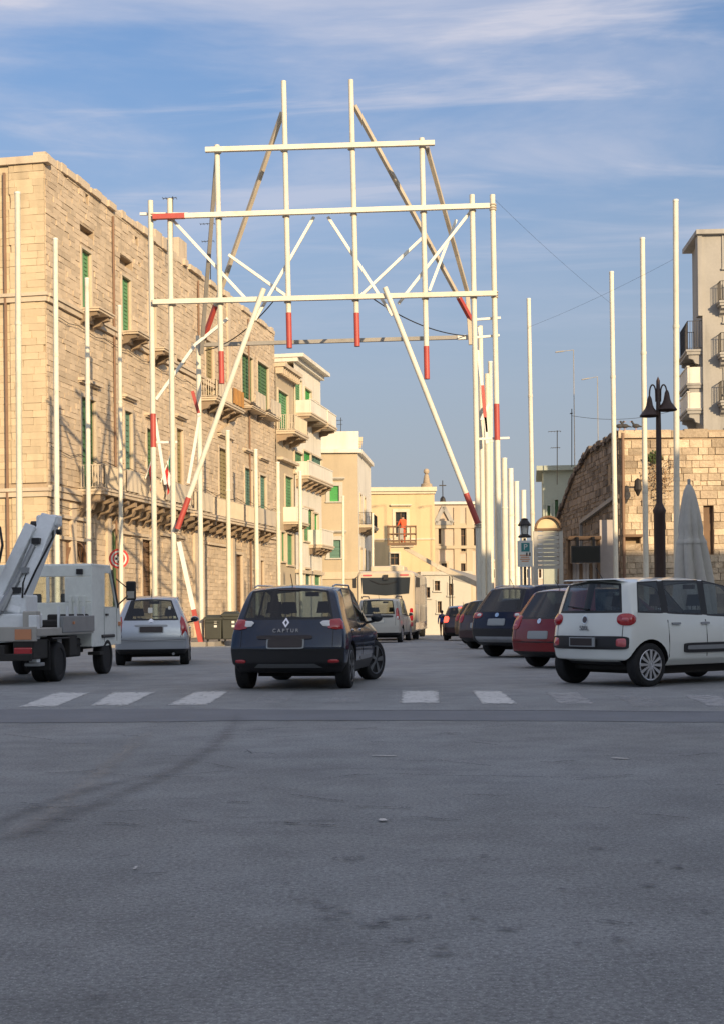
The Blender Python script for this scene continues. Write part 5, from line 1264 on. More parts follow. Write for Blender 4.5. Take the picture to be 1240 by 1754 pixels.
def seats(T, S):
    for y, xs in ((S['yf'] - 1.25, (-.36, .36)), (S['yf'] - 2.12, (-.40, .40))):
        for x in xs:
            mb = MB(); z = S['belt'][4]
            mb.taper(x - .24, x + .24, y - .14, y + .0, .35, z + .08, .04, .02); mb.taper(x - .25, x + .25, y, y + .48, .35, .52, .02, .02); s = mb.build('seat', M['seat'], T, local=True, bevel=.04)
            mb = MB(); mb.taper(x - .13, x + .13, y - .10, y + .0, z + .14, z + .32, .03, .01); mb.tube((x - .05, y - .05, z + .05), (x - .05, y - .05, z + .16), .008, n=5); mb.tube((x + .05, y - .05, z + .05), (x + .05, y - .05, z + .16), .008, n=5); mb.build('headrest', M['seat'], s, local=True, bevel=.03)
    mb = MB(); yc = S['yb'][6]; mb.taper(-S['W'] / 2 * .82, S['W'] / 2 * .82, yc - .25, yc + .2, .5, S['belt'][6] - .04, .02, .06); mb.build('dashboard', M['seat'], T, local=True, bevel=.03)
    mb = MB(); mb.lathe([(.18, -.012), (.19, 0), (.18, .012), (.165, 0), (.18, -.012)], (-.36, yc - .42, S['belt'][6] - .06), 20, 'y'); mb.build('steering_wheel', M['black'], T, local=True)
    mb = MB(); mb.box(-.11, .11, S['yr'][6] - .02, S['yr'][6] + .02, S['H'] - .20, S['H'] - .13); mb.build('inner_mirror', M['black'], T, local=True)
def mirrors(T, S, m):
    y = S['yb'][6] - .05
    for sx in (-1, 1):
        x = sx * (S['W'] / 2 * .97); z = S['belt'][6] + .07; mb = MB(); mb.ball((x + sx * .11, y, z + .02), .10, .06, .07, 14, 8); o = mb.build('mirror', m, T, local=True, smooth=60)
        mb = MB(); mb.bar((x - sx * .06, y, z - .06), (x + sx * .08, y, z - .03), .05, .04); mb.build('mirror_arm', M['black'], o, local=True)
        mb = MB(); mb.ball((x + sx * .11, y - .038, z + .02), .08, .028, .055, 12, 6); mb.build('mirror_glass', M['pane'], o, local=True, smooth=60)
def spec(L=4.1, W=1.75, H=1.52, paint='navy', **k):
    s = L / 4.1; h = (H - .06)
    S = dict(L=L, W=W, H=H,
             yb=[-2.05 * s, -1.66 * s, -1.30 * s, -1.20 * s, -.36 * s, -.26 * s, .62 * s, 1.0 * s, 1.60 * s, 2.05 * s],
             yr=[-1.72 * s, -1.42 * s, -1.16 * s, -1.06 * s, -.32 * s, -.24 * s, .20 * s, 1.0 * s, 1.60 * s, 1.93 * s],
             belt=[.99, 1.0, .99, .985, .95, .945, .92, .91, .85, .70], top=[H - .075, H - .03, H - .012, H - .008, H, H, H - .07, 1.0, .93, .78],
             zk=[.20, .33, .55, .78], wk=[.86, .965, 1.0, .995, .945, .74], hoodw=.88, tap=[.93, .985, 1, 1, 1, 1, 1, .99, .96, .86],
             jw=.84, roff=[.10, .01, .0, .035, .10, 0], foff=[.12, .02, 0, .05, .10, 0], rb=.11, fb=.22, camber=.055, zend=.07, iroof=6, glass_i=(3, 5), pillar_i=(4,),
             ya=-1.24 * s, yf=1.30 * s, wr=.315)
    S.update(k)
    S['mats'] = [M[paint], M['black'], M[S.get('gr', 'glass_dark')], M[S.get('gs', 'glass_black')], M[S.get('gw', 'glass_clear')], M[S.get('low', 'black')]]
    return S
def make_car(name, label, S, loc, heading, group=None, steer=0, spokes=10, style=.11, mirror=None, rm=None):
    T = thing(name, label, 'car', loc, -heading, group)
    me = car_shell(S); b, bvh = split_shell(me, S, T); wheels(T, S, steer, spokes, style, rm); seats(T, S); mirrors(T, S, mirror or S['mats'][0])
    mb = MB(); mb.box(-S['W'] / 2 * .7, S['W'] / 2 * .7, S['ya'] + .2, S['yf'] - .2, .17, .30); mb.tube((-S['W'] / 2 * .8, S['ya'], S['wr'] - .05), (S['W'] / 2 * .8, S['ya'], S['wr'] - .05), .05); mb.build('underbody', M['under'], T, local=True)
    # door seams and handles
    for sx in (-1, 1):
        for y in (S['yb'][4] * .5 + S['yb'][5] * .5 - .45 * 0, S['yb'][3] - .02):
            patch(T, 'door_seam', M['black'], bvh, (0, y, (S['zk'][1] + S['belt'][4]) / 2), (-sx, 0, 0), poly([(-.007, -.30), (.007, -.30), (.007, .26), (-.007, .26)], 10), .003, .004, 1)
        for y in (S['yb'][4] - .28, S['yb'][5] + .12 - .0): pass
        for y in (S['yb'][3] + .14, S['yb'][5] - .10 + .22 * 0):
            patch(T, 'door_handle', M[S.get('handle', 'chrome')], bvh, (0, y if y < -.6 else y + .02, S['belt'][4] - .12), (-sx, 0, 0), rrect(.09, .016), .028, .01, 2)
    for sx in (-1, 1):
        patch(T, 'panel_gap', M['black'], bvh, (sx * S['W'] * .385, 0, (S['zk'][2] + S['belt'][0]) / 2), (0, 1, 0), poly([(-.005, -.19), (.005, -.19), (.005, .19), (-.005, .19)], 8), .0025, .004, 1)
    mb = MB(); yv = S['yr'][1]; mb.tube((0, yv, S['H'] - .06), (0, yv - .14, S['H'] + .12), .007, n=5); mb.build('roof_aerial', M['black'], T, local=True)
    return T, bvh
def lights(T, bvh, S, sx, z, a, b, m='taillight', p=2.6, dirx=.35, x=None, dome=.012, name='tail_light', pts=None):
    d = (-sx * dirx, 1, 0); xx = S['W'] / 2 * .82 if x is None else x
    o = pts if pts else ellipse(a, b, 24, p)
    if pts and sx < 0: o = [(-q[0], q[1]) for q in pts][::-1]
    return patch(T, name, M[m], bvh, (sx * xx, S['yb'][0] + .1, z), d, o, .014, .02, 4, dome)
def plate(T, bvh, z, w_=.26, h=.058, m='plate', edge=True, y=-1):
    if edge: patch(T, 'plate_holder', M['plate_edge'], bvh, (0, 0, z), (0, 1, 0), rrect(w_ + .022, h + .018, 24, 10), .012, .02, 2)
    patch(T, 'number_plate', M[m], bvh, (0, 0, z), (0, 1, 0), rrect(w_, h, 24, 12), .018, .01, 2)
def car_at(px, py, H_, side=0):  # rear axle centre on the ground from a pixel under it
    return ground(px, py)

# navy crossover, waiting in the lane
S = spec(4.12, 1.80, 1.61, 'navy', jw=.88, wr=.335, ww=.22, gr='glass_smoked', gs='glass_dark', roofcrease=.1, camber=.085, tap=[.965, .995, 1, 1, 1, 1, 1, .99, .96, .86], rb=.22, rtc=.2, belt=[1.05, 1.06, 1.05, 1.04, 1.0, .99, .96, .95, .90, .76], zk=[.24, .40, .62, .84], zend=.10,
         top=[1.545, 1.585, 1.60, 1.605, 1.61, 1.61, 1.53, 1.04, .98, .84], wk=[.88, .975, 1.0, .98, .90, .76], rear_mid=LOW_I, side_low=TRIM_I, low='black', roff=[.14, .02, -.02, .05, .13, 0], yr=[-1.66, -1.40, -1.16, -1.06, -.32, -.24, .15, 1.0, 1.6, 1.93])
HD = R(9); rc = Vector((-1.02, 21.35, 0)); fw = Vector((math.sin(HD), math.cos(HD), 0))
o_ = rc + fw * (-S['yb'][0] - .75)
T, bvh = make_car('navy_car', 'navy blue crossover seen from behind, stopped before the faded crosswalk stripes', S, rc + fw * 1.25, HD, None, -R(22), 5, .13, M['black'], M['dark_alloy'])
for sx in (-1, 1):
    lights(T, bvh, S, sx, .985, .18, .088, 'taillight', dirx=.45, x=.77, pts=[(-.09, -.065), (.02, -.085), (.14, -.08), (.165, .02), (.11, .075), (-.03, .065), (-.10, .035)])
    lights(T, bvh, S, sx, .99, .085, .05, 'clearlens', dirx=.15, x=.60, name='reverse_light', pts=[(-.085, .012), (-.04, -.042), (.09, -.05), (.08, .045), (-.04, .04)])
    lights(T, bvh, S, sx, .43, .085, .028, 'taillight', dirx=.25, x=.72, name='fog_reflector')
plate(T, bvh, .70, .26, .062)
patch(T, 'tailgate_handle_bar', M['plate'], bvh, (-.02, 0, .79), (0, 1, 0), rrect(.42, .028), .02, .01, 2)
patch(T, 'diffuser', M['steel'], bvh, (0, 0, .35), (0, 1, 0), poly([(-.52, -.02), (.52, -.02), (.42, .045), (-.42, .045)]), .014, .01, 3)
patch(T, 'bumper_seam', M['black'], bvh, (0, 0, .60), (0, 1, 0), rrect(.82, .010), .006, .006, 2)
patch(T, 'high_brake_light', M['maroon'], bvh, (0, 0, 1.50), (0, 1, 0), rrect(.16, .012), .012, .01, 2)
dm = patch(T, 'badge', M['chrome'], bvh, (0, 0, 1.005), (0, 1, 0), poly([(0, -.075), (.052, 0), (0, .075), (-.052, 0)]), .022, .01, 1)
patch(dm, 'badge_hollow', M['navy'], bvh, (0, 0, 1.005), (0, 1, 0), poly([(0, -.036), (.022, 0), (0, .036), (-.022, 0)]), .026, .004, 1)
h = bvh.ray_cast(Vector((0, -5, .885)), Vector((0, 1, 0)))[0]
text_mesh('lettering', 'C A P T U R', .075, Matrix.Translation((0, h.y - .016, .885)) @ Matrix.Rotation(R(90), 4, 'X'), M['chrome'], T, .006)
mb = MB(); mb.bar((-.34, -1.62, 1.17), (.02, -1.70, 1.13), .025, .018); mb.build('rear_wiper', M['black'], T, local=True)
for sx in (-1, 1):
    mb = MB(); mb.path([(sx * .60, -1.30, 1.545), (sx * .61, -1.1, 1.572), (sx * .62, .0, 1.575), (sx * .60, .25, 1.50)], .014, 6); mb.build('roof_rail', M['alloy'], T, local=True)
    patch(T, 'sill_trim', M['steel'], bvh, (0, .05, .44), (-sx, 0, 0), rrect(.55, .035), .012, .01, 3)

# silver hatchback on the left
S = spec(3.85, 1.67, 1.57, 'silver', wr=.30, roofcrease=.15, gr='glass_smoked', gs='glass_black', belt=[1.0, 1.0, .99, .98, .95, .94, .92, .91, .86, .70], wk=[.88, .98, 1.0, .985, .92, .68], yr=[-1.62, -1.40, -1.10, -1.0, -.30, -.22, .15, .95, 1.5, 1.82], zk=[.24, .36, .62, .82], top=[1.48, 1.54, 1.56, 1.565, 1.57, 1.57, 1.49, .98, .92, .78])
g0 = ground(262, 1139); HD = R(-6); fw = Vector((math.sin(HD), math.cos(HD), 0))
T, bvh = make_car('silver_car', 'silver hatchback parked behind the white lift truck, seen squarely from the rear', S, g0 + fw * 1.2, HD, None, 0, 8, .10)
for sx in (-1, 1):
    lights(T, bvh, S, sx, .86, .1, .2, 'taillight', dirx=.45, x=.74, pts=[(-.075, -.20), (.10, -.20), (.09, .02), (.03, .20), (-.03, .23), (-.075, .1)])
plate(T, bvh, .80, .25, .062); patch(T, 'plate_recess', M['steel'], bvh, (0, 0, .885), (0, 1, 0), rrect(.36, .02), .014, .008, 2)
for dz in (0, .045): patch(T, 'chevron_badge', M['chrome'], bvh, (0, 0, .965 + dz * .8), (0, 1, 0), [(-.055, -.02), (0, .018), (.055, -.02), (.055, 0), (0, .04), (-.055, 0)], .016, .01, 1)
patch(T, 'bumper_strip', M['steel'], bvh, (0, 0, .56), (0, 1, 0), rrect(.76, .018), .016, .01, 3)
mb = MB(); mb.bar((.02, -1.62, 1.08), (.45, -1.64, 1.10), .025, .018); mb.build('rear_wiper', M['black'], T, local=True)
mb = MB(); mb.tube((.48, -1.92, .26), (.48, -1.5, .26), .03, n=8); mb.build('exhaust_pipe', M['steel'], T, local=True)
patch(T, 'window_sticker', M['paper'], bvh, (-.02, 0, 1.22), (0, 1, 0), rrect(.05, .06), .008, .003, 1); patch(T, 'window_sticker', M['paper'], bvh, (.40, 0, 1.27), (0, 1, 0), rrect(.028, .035), .008, .003, 1)

# white tall hatchback at the right
S = spec(4.15, 1.79, 1.66, 'whitecar', wr=.325, ya=-1.50, gr='glass_clear', gs='glass_dark', belt=[1.10, 1.10, 1.085, 1.08, 1.05, 1.04, 1.0, .98, .93, .78], top=[1.585, 1.63, 1.65, 1.655, 1.66, 1.66, 1.58, 1.06, 1.0, .86], zk=[.30, .40, .60, .86], wk=[.88, .975, 1.0, .985, .935, .79],
         yr=[-1.86, -1.60, -1.18, -1.08, -.30, -.20, .30, 1.0, 1.6, 1.93], yb=[-2.07, -1.72, -1.20, -1.10, -.34, -.24, .72, 1.02, 1.6, 2.07], glass_i=(1, 3, 5), pillar_i=(2, 4), roff=[.14, .03, 0, .02, .06, 0], rb=.20, rear_low=PAINT_I, side_low=PAINT_I, rtc=.3, camber=.075, rear_mid=PAINT_I, roofcrease=.35, handle='steel')
HD = R(55); fw = Vector((math.sin(HD), math.cos(HD), 0)); rt = Vector((math.cos(HD), -math.sin(HD), 0))
T, bvh = make_car('white_car', 'white tall hatchback parked at an angle nearest on the right', S, Vector((3.30, 21.05, 0)) + fw * 2.05, HD, None, 0, 12, .075)
for sx in (-1, 1):
    o = lights(T, bvh, S, sx, 1.0, .145, .09, 'taillight', 2.4, .75, .81, .03); lights(T, bvh, S, sx, 1.0, .085, .048, 'pinklens', 2.6, .75, .80, .042, 'inner_lens')
patch(T, 'tailgate_band', M['black'], bvh, (0, 0, .655), (0, 1, 0), rrect(.80, .10, 32, 8), .02, .02, 6)
for sx in (-1, 1): lights(T, bvh, S, sx, .66, .09, .07, 'pinklens', 4, .5, .70, .02, 'reflector')
bw = 0; h = bvh.ray_cast(Vector((0, -5, .66)), Vector((0, 1, 0)))[0]
mb = MB(); mb.box(-.27, .27, h.y - .045, h.y - .030, .595, .735); pl = mb.build('plate_holder', M['plate_edge'], T, local=True); mb = MB(); mb.box(-.245, .215, h.y - .05, h.y - .046, .61, .72); mb.build('number_plate', M['plate'], pl, local=True)
patch(T, 'badge', M['chrome'], bvh, (0, 0, 1.0), (0, 1, 0), ellipse(.055, .065), .014, .01, 2); patch(T, 'badge_disc', M['maroon'], bvh, (0, 0, 1.0), (0, 1, 0), ellipse(.043, .05), .02, .004, 2)
h = bvh.ray_cast(Vector((0, -5, .87)), Vector((0, 1, 0)))[0]
text_mesh('lettering', '500L', .10, Matrix.Translation((0, h.y - .012, .87)) @ Matrix.Rotation(R(90), 4, 'X'), M['steel'], T, .005)
for sx in (-1, 1):
    patch(T, 'side_moulding', M['black'], bvh, (0, .05, .56), (-sx, 0, 0), rrect(.86, .075, 28, 10), .022, .01, 4); patch(T, 'moulding_strip', M['steel'], bvh, (0, .05, .565), (-sx, 0, 0), rrect(.80, .032, 24, 10), .03, .008, 3)
mb = MB(); mb.bar((-.42, -1.93, 1.20), (.05, -1.97, 1.15), .025, .018); mb.build('rear_wiper', M['black'], T, local=True)
mb = MB(); mb.taper(-.56, .56, -1.93, -1.62, 1.588, 1.606, .05, .02); mb.build('roof_spoiler', M['whitecar'], T, local=True, bevel=.012)

# red hatchback behind it
S = spec(4.0, 1.72, 1.60, 'redcar', top=[1.53, 1.575, 1.59, 1.595, 1.60, 1.60, 1.52, 1.0, .93, .78], wr=.31, gr='glass_dark', gs='glass_dark', rear_mid=PAINT_I, yr=[-1.52, -1.30, -1.10, -1.0, -.3, -.22, .15, .97, 1.55, 1.88], belt=[.97, .99, .98, .97, .95, .94, .92, .91, .85, .70])
HD = R(52); fw = Vector((math.sin(HD), math.cos(HD), 0))
T, bvh = make_car('red_car', 'red hatchback parked between the white car and the dark blue one', S, Vector((3.36, 27.2, 0)) + fw * 2.0, HD)
for sx in (-1, 1): lights(T, bvh, S, sx, .90, .12, .14, 'taillight', 3, .6, .72, .015); lights(T, bvh, S, sx, .84, .09, .05, 'pinklens', 3, .6, .72, .022, 'inner_lens')
plate(T, bvh, .66, .25, .06, 'plate_edge'); patch(T, 'bumper_seam', M['black'], bvh, (0, 0, .52), (0, 1, 0), rrect(.78, .012), .006, .006, 2); patch(T, 'badge', M['chrome'], bvh, (0, 0, .93), (0, 1, 0), ellipse(.05, .05), .014, .01, 2)
mb = MB(); mb.bar((-.40, -1.70, 1.12), (.05, -1.76, 1.07), .025, .018); mb.build('rear_wiper', M['black'], T, local=True)

# dark blue sport utility car
S = spec(4.45, 1.85, 1.77, 'bluecar', wr=.35, ww=.23, gr='glass_dark', gs='glass_black', rear_mid=LOW_I, low='black', zk=[.27, .44, .70, .90], belt=[1.10, 1.12, 1.11, 1.10, 1.06, 1.05, 1.02, 1.0, .96, .80], top=[1.68, 1.74, 1.76, 1.765, 1.77, 1.77, 1.68, 1.08, 1.03, .90], yr=[-1.72, -1.5, -1.25, -1.15, -.35, -.26, .2, 1.08, 1.7, 2.08])
HD = R(47); fw = Vector((math.sin(HD), math.cos(HD), 0))
T, bvh = make_car('blue_car', 'dark blue sport utility car with roof rails parked behind the red car', S, Vector((3.15, 33.4, 0)) + fw * 2.22, HD)
for sx in (-1, 1): lights(T, bvh, S, sx, 1.02, .20, .07, 'taillight', 3, .5, .74, .015); lights(T, bvh, S, sx, 1.03, .08, .04, 'clearlens', 3, .4, .62, .024, 'reverse_light')
plate(T, bvh, .86, .25, .065, 'plate_edge'); patch(T, 'skid_plate', M['steel'], bvh, (0, 0, .45), (0, 1, 0), poly([(-.62, -.08), (.62, -.08), (.7, .06), (-.7, .06)]), .018, .01, 4); patch(T, 'badge', M['chrome'], bvh, (0, 0, 1.03), (0, 1, 0), ellipse(.06, .05), .014, .01, 2)
for sx in (-1, 1): mb = MB(); mb.path([(sx * .64, -1.45, 1.70), (sx * .65, -1.2, 1.735), (sx * .66, .1, 1.745), (sx * .64, .35, 1.66)], .018, 6); mb.build('roof_rail', M['alloy'], T, local=True)

def simple_car(name, label, paint, loc, HD, lit=False, H=1.48, L=4.0, group=None, lens='taillight', pl='plate_edge'):
    S = spec(L, 1.72, H, paint, wr=.31, gr='glass_dark', gs='glass_dark'); k = H - 1.52
    S['top'] = [t + k if i < 7 else t for i, t in enumerate(S['top'])]
    S['top'] = [H - .075, H - .03, H - .012, H - .008, H, H, H - .07, 1.0, .93, .78]
    fw = Vector((math.sin(HD), math.cos(HD), 0)); loc = Vector(loc); loc.z = gz(loc.y)
    T, bvh = make_car(name, label, S, loc + fw * (L / 2), HD, group)
    for sx in (-1, 1): lights(T, bvh, S, sx, .90, .11, .13, 'brake' if lit else lens, 3, .5, .74, .015)
    if lit: patch(T, 'high_brake_light', M['brake'], bvh, (0, 0, H - .11), (0, 1, 0), rrect(.2, .022), .014, .01, 2)
    plate(T, bvh, .70, .25, .06, pl); patch(T, 'bumper_seam', M['black'], bvh, (0, 0, .55), (0, 1, 0), rrect(.78, .012), .006, .006, 2)
    return T, bvh
simple_car('maroon_car', 'maroon hatchback parked just beyond the dark blue sport utility car', 'maroon', (3.3, 40.6, 0), R(44), H=1.5)
simple_car('bronze_car', 'bronze brown hatchback parked beyond the maroon one', 'brownc', (3.6, 46.5, 0), R(42))
simple_car('dark_red_car', 'small dark red car with its brake lights lit at the far end of the row', 'maroon', (4.2, 58.5, 0), R(6), lit=True, H=1.5)

# white van-like car in front of the bus
S = spec(4.2, 1.78, 1.74, 'offwhite', wr=.32, gr='glass_dark', gs='glass_dark', belt=[1.10, 1.10, 1.09, 1.08, 1.05, 1.04, 1.0, .98, .93, .78], top=[1.68, 1.72, 1.735, 1.74, 1.74, 1.74, 1.66, 1.06, 1.0, .86], yr=[-1.95, -1.6, -1.2, -1.1, -.3, -.2, .2, 1.02, 1.6, 1.95], wk=[.88, .975, 1, .99, .95, .84], zk=[.26, .38, .60, .86], roff=[.10, .02, 0, .02, .06, 0])
HD = R(9); fw = Vector((math.sin(HD), math.cos(HD), 0)); q = at(646, 1045, 54.0)
T, bvh = make_car('van_like_car', 'off white tall van like car waiting directly behind the bus', S, Vector((q.x, q.y, gz(54))) + fw * 2.1, HD)
for sx in (-1, 1): lights(T, bvh, S, sx, 1.12, .08, .22, 'taillight', 4, .4, .80, .012); lights(T, bvh, S, sx, .98, .05, .06, 'clearlens', 4, .4, .78, .02, 'reverse_light')
plate(T, bvh, .84, .25, .06, 'paper'); patch(T, 'tailgate_trim', M['black'], bvh, (0, 0, 1.02), (0, 1, 0), rrect(.6, .045), .014, .01, 4)
for sx in (-1, 1): mb = MB(); mb.path([(sx * .66, -1.7, 1.73), (sx * .66, -1.5, 1.80), (sx * .66, .0, 1.80), (sx * .66, .2, 1.70)], .022, 6); mb.build('roof_rail', M['black'], T, local=True)

# ------------------------------------------------------------------ bus
q = at(661, 1045, 62.0); HD = R(5.5); T = thing('bus', 'cream city bus seen from behind with a wide rear window', 'bus', (q.x, q.y, gz(62)), -HD)
def rsec(y, w_, z0, z1, r, n=5):
    o = []
    for cx, cz, a0 in ((w_ - r, z0 + r * .4, -90), (w_ - r, z1 - r, 0), (-w_ + r, z1 - r, 90), (-w_ + r, z0 + r * .4, 180)):
        for i in range(n + 1): a = R(a0 + 90 * i / n); o.append(Vector((cx + r * math.cos(a), y, cz + (r if cz > 1 else r * .4) * math.sin(a))))
    return o
mb = MB(); secs = [rsec(y, w_, z0, z1, .22) for y, w_, z0, z1 in ((0, 1.19, .48, 2.98), (.10, 1.26, .38, 3.06), (.3, 1.275, .34, 3.1), (10.6, 1.275, .34, 3.1), (10.9, 1.2, .4, 3.0))]; k = len(secs[0])
vs = [p for s_ in secs for p in s_]; fs = [(j * k + i, j * k + (i + 1) % k, (j + 1) * k + (i + 1) % k, (j + 1) * k + i) for j in range(4) for i in range(k)] + [tuple(range(k - 1, -1, -1)), tuple(range(4 * k, 5 * k))]
mb.add(vs, fs); body = mb.build('body', M['busw'], T, local=True, smooth=35)
bm = bmesh.new(); bm.from_mesh(body.data); bvh = BVHTree.FromBMesh(bm); bm.free()
patch(T, 'rear_window', M['pane'], bvh, (0, 0, 2.44), (0, 1, 0), poly([(-1.02, -.36), (.0, -.44), (1.02, -.36), (1.08, .36), (-1.08, .36)], 6), .02, .02, 4)
mb = MB(); mb.path([(-.7, -.05, 2.68), (-.3, -.05, 2.52), (.1, -.05, 2.50), (.5, -.05, 2.62)], .02, 5); mb.build('window_bar', M['black'], T, local=True)
for sx in (-1, 1):
    patch(T, 'marker_light', M['brake'] if False else M['pinklens'], bvh, (sx * .82, 0, 2.90), (0, 1, 0), rrect(.2, .035), .02, .02, 2)
    patch(T, 'tail_light', M['taillight'], bvh, (sx * 1.12, 0, 1.15), (0, 1, 0), rrect(.07, .28), .02, .02, 3); patch(T, 'indicator', M['pinklens'], bvh, (sx * 1.10, 0, .72), (0, 1, 0), rrect(.09, .09), .02, .02, 2)
mb = MB(); mb.box(-.10, .10, -.14, .02, 2.70, 2.92); mb.build('camera_box', M['black'], T, local=True)
patch(T, 'engine_grille', M['sand'], bvh, (0, 0, 1.35), (0, 1, 0), rrect(.9, .25), .012, .01, 2); patch(T, 'bumper', M['black'], bvh, (0, 0, .52), (0, 1, 0), rrect(1.1, .08), .04, .03, 3); patch(T, 'number_plate', M['paper'], bvh, (0, 0, .80), (0, 1, 0), rrect(.26, .06), .02, .01, 1)
for sx in (-1, 1): mb = MB(); mb.box(sx * 1.40 - .09, sx * 1.40 + .09, .2, .32, 2.35, 2.78); mb.bar((sx * 1.2, .26, 2.9), (sx * 1.4, .26, 2.76), .04, .04); mb.build('mirror', M['black'], T, local=True, bevel=.02)
mb = MB(); mb.box(-.7, .8, .3, 2.6, 3.06, 3.32); mb.build('roof_unit', M['busw'], T, local=True, bevel=.06)
for sx in (-1, 1):
    for y in (1.3, 3.0, 4.7, 6.4, 8.1): patch(T, 'side_window', M['pane'], bvh, (0, y, 2.05), (-sx, 0, 0), rrect(.78, .45, 24, 10), .012, .01, 2)
    patch(T, 'side_skirt', M['maroon'], bvh, (0, 5, .62), (-sx, 0, 0), rrect(4.7, .16, 24, 14), .008, .01, 3)
for y in (2.9, 8.6):
    for sx in (-1, 1): o = link_mesh('wheel', tyre_mesh(.48, .28), T); o.location = (sx * 1.12, y, .48)
mb = MB(); mb.box(-1.1, 1.1, .4, 10.4, .22, .36); mb.build('underbody', M['under'], T, local=True)

# ------------------------------------------------------------------ white aerial platform truck at the left
HD = R(7); T = thing('lift_truck', 'small white aerial lift truck with raised folded boom at the left edge', 'truck', (-6.15, 24.3, 0), -HD)
def B(name, boxes, m, bevel=.012, parent=None, tubes=()):
    mb = MB()
    for b in boxes: mb.box(*b)
    for p, q, r in tubes: mb.tube(p, q, r, n=10)
    return mb.build(name, M[m], parent or T, local=True, bevel=bevel)
B('chassis', [(-.45, -.3, -1.3, 4.2, .48, .66), (.3, .45, -1.3, 4.2, .48, .66), (-.4, .4, -.2, .1, .42, .6), (-.4, .4, 2.6, 2.9, .42, .6)], 'under')
B('fuel_tank', [(.35, .75, 1.0, 1.7, .38, .72)], 'under', .03); B('toolbox', [(.5, .93, .55, .95, .42, .78)], 'under', .02); B('toolbox', [(.55, .9, -1.2, -.45, .42, .75)], 'under', .02)
B('deck', [(-.96, .96, -1.15, 1.82, .80, .93)], 'panel'); B('side_board', [(.93, .985, .05, 1.80, .84, 1.13)], 'steel'); B('side_board', [(-.985, -.93, .05, 1.80, .84, 1.13)], 'steel'); B('rear_board', [(-.96, .96, -1.22, -1.16, .72, .96)], 'panel')
B('deck_load', [(.2, .8, .6, 1.5, .932, 1.06), (.35, .9, 1.0, 1.75, .934, 1.16)], 'under', .03)
for sx in (-1, 1):
    B('outrigger', [(sx * .80 - .07, sx * .80 + .07, -.95, -.78, .36, 1.15)], 'boomw'); B('outrigger_foot', [(sx * .80 - .13, sx * .80 + .13, -1.0, -.73, .30, .36)], 'steel')
    B('mudguard', [(sx * .78 - .19, sx * .78 + .19, -.45, .45, .735, .765)], 'black')
    B('rear_lamp', [(sx * .74 - .15, sx * .74 + .15, -1.27, -1.2, .50, .62)], 'taillight', .02)
tm = tyre_mesh(.34, .21)
for y, xs in ((0, (-.84, -.62, .62, .84)), (2.85, (-.80, .80))):
    for x in xs:
        o = link_mesh('wheel', tm, T); o.location = (x, y, .34)
        if abs(x) > .7:
            mb = MB(); sgn = 1 if x > 0 else -1; mb.lathe([(.22, .07), (.14, .05), (.12, .0), (.001, .0)], (0, 0, 0), 18, 'x'); r_ = mb.build('rim', M['steel'], o, local=True); r_.scale = (sgn, 1, 1)
# cab: a shell with a rear window and door window let in
cw, y0, y1, zb0, zr = .90, 1.92, 3.75, .55, 2.10
mb = MB(); prof = [(y0, zb0), (y0, zr - .05), (y0 + .08, zr), (y1 - .75, zr), (y1 - .62, zr - .04), (y1 - .16, 1.30), (y1, 1.05), (y1, zb0)]
for sx in (-1, 1): mb.prism([(sx * cw, p, z) for p, z in prof], (-sx * .03, 0, 0))
# cut-free construction: sides as frames of bars, panels below the belt
mb = MB(); bz = 1.28
for sx in (-1, 1):
    xs0, xs1 = (sx * cw, sx * (cw - .04)) if sx < 0 else (sx * (cw - .04), sx * cw)
    mb.prism([(xs0, y0, zb0), (xs0, y1, zb0), (xs0, y1, 1.05), (xs0, y1 - .14, bz), (xs0, y0, bz)], (xs1 - xs0, 0, 0))
    mb.prism([(xs0, y0, bz), (xs0, y0 + .78, bz), (xs0, y0 + .78, zr - .05), (xs0, y0, zr - .05)], (xs1 - xs0, 0, 0))
    mb.prism([(xs0, y0 + .78, zr - .16), (xs0, y1 - .66, zr - .16), (xs0, y1 - .70, zr - .05), (xs0, y0 + .78, zr - .05)], (xs1 - xs0, 0, 0))
    mb.prism([(xs0, y1 - .62, zr - .05), (xs0, y1 - .70, zr - .05), (xs0, y1 - .28, bz), (xs0, y1 - .14, bz)], (xs1 - xs0, 0, 0))
mb.box(-cw, cw, y0 + .02, y1 - .66, zr - .05, zr); mb.box(-cw + .02, cw - .02, y1 - .04, y1, zb0, 1.05)
mb.box(-cw, cw, y0 - .03, y0, zb0, 1.38); mb.box(-cw, cw, y0 - .03, y0, 1.86, zr - .02); mb.box(.38, cw, y0 - .031, y0 - .001, 1.381, 1.859); mb.box(-cw, -.62, y0 - .031, y0 - .001, 1.381, 1.859); mb.box(.02, .09, y0 - .029, y0 - .001, 1.381, 1.859)
cab = mb.build('cab', M['truck'], T, local=True, bevel=.02)
for x in (.46, .59, .72): B('cab_rib', [(x, x + .07, y0 - .055, y0 - .0315, 1.0, 1.50)], 'truck', .01, cab)
mb = MB(); mb.box(-.62, .38, y0 - .018, y0 - .012, 1.38, 1.86); mb.build('rear_window', M['glass_clear'], cab, local=True)
mb = MB(); mb.add([(-cw + .03, y1 - .62, zr - .06), (cw - .03, y1 - .62, zr - .06), (cw - .03, y1 - .15, 1.29), (-cw + .03, y1 - .15, 1.29)], [(0, 1, 2, 3)]); mb.build('windscreen', M['glass_clear'], cab, local=True)
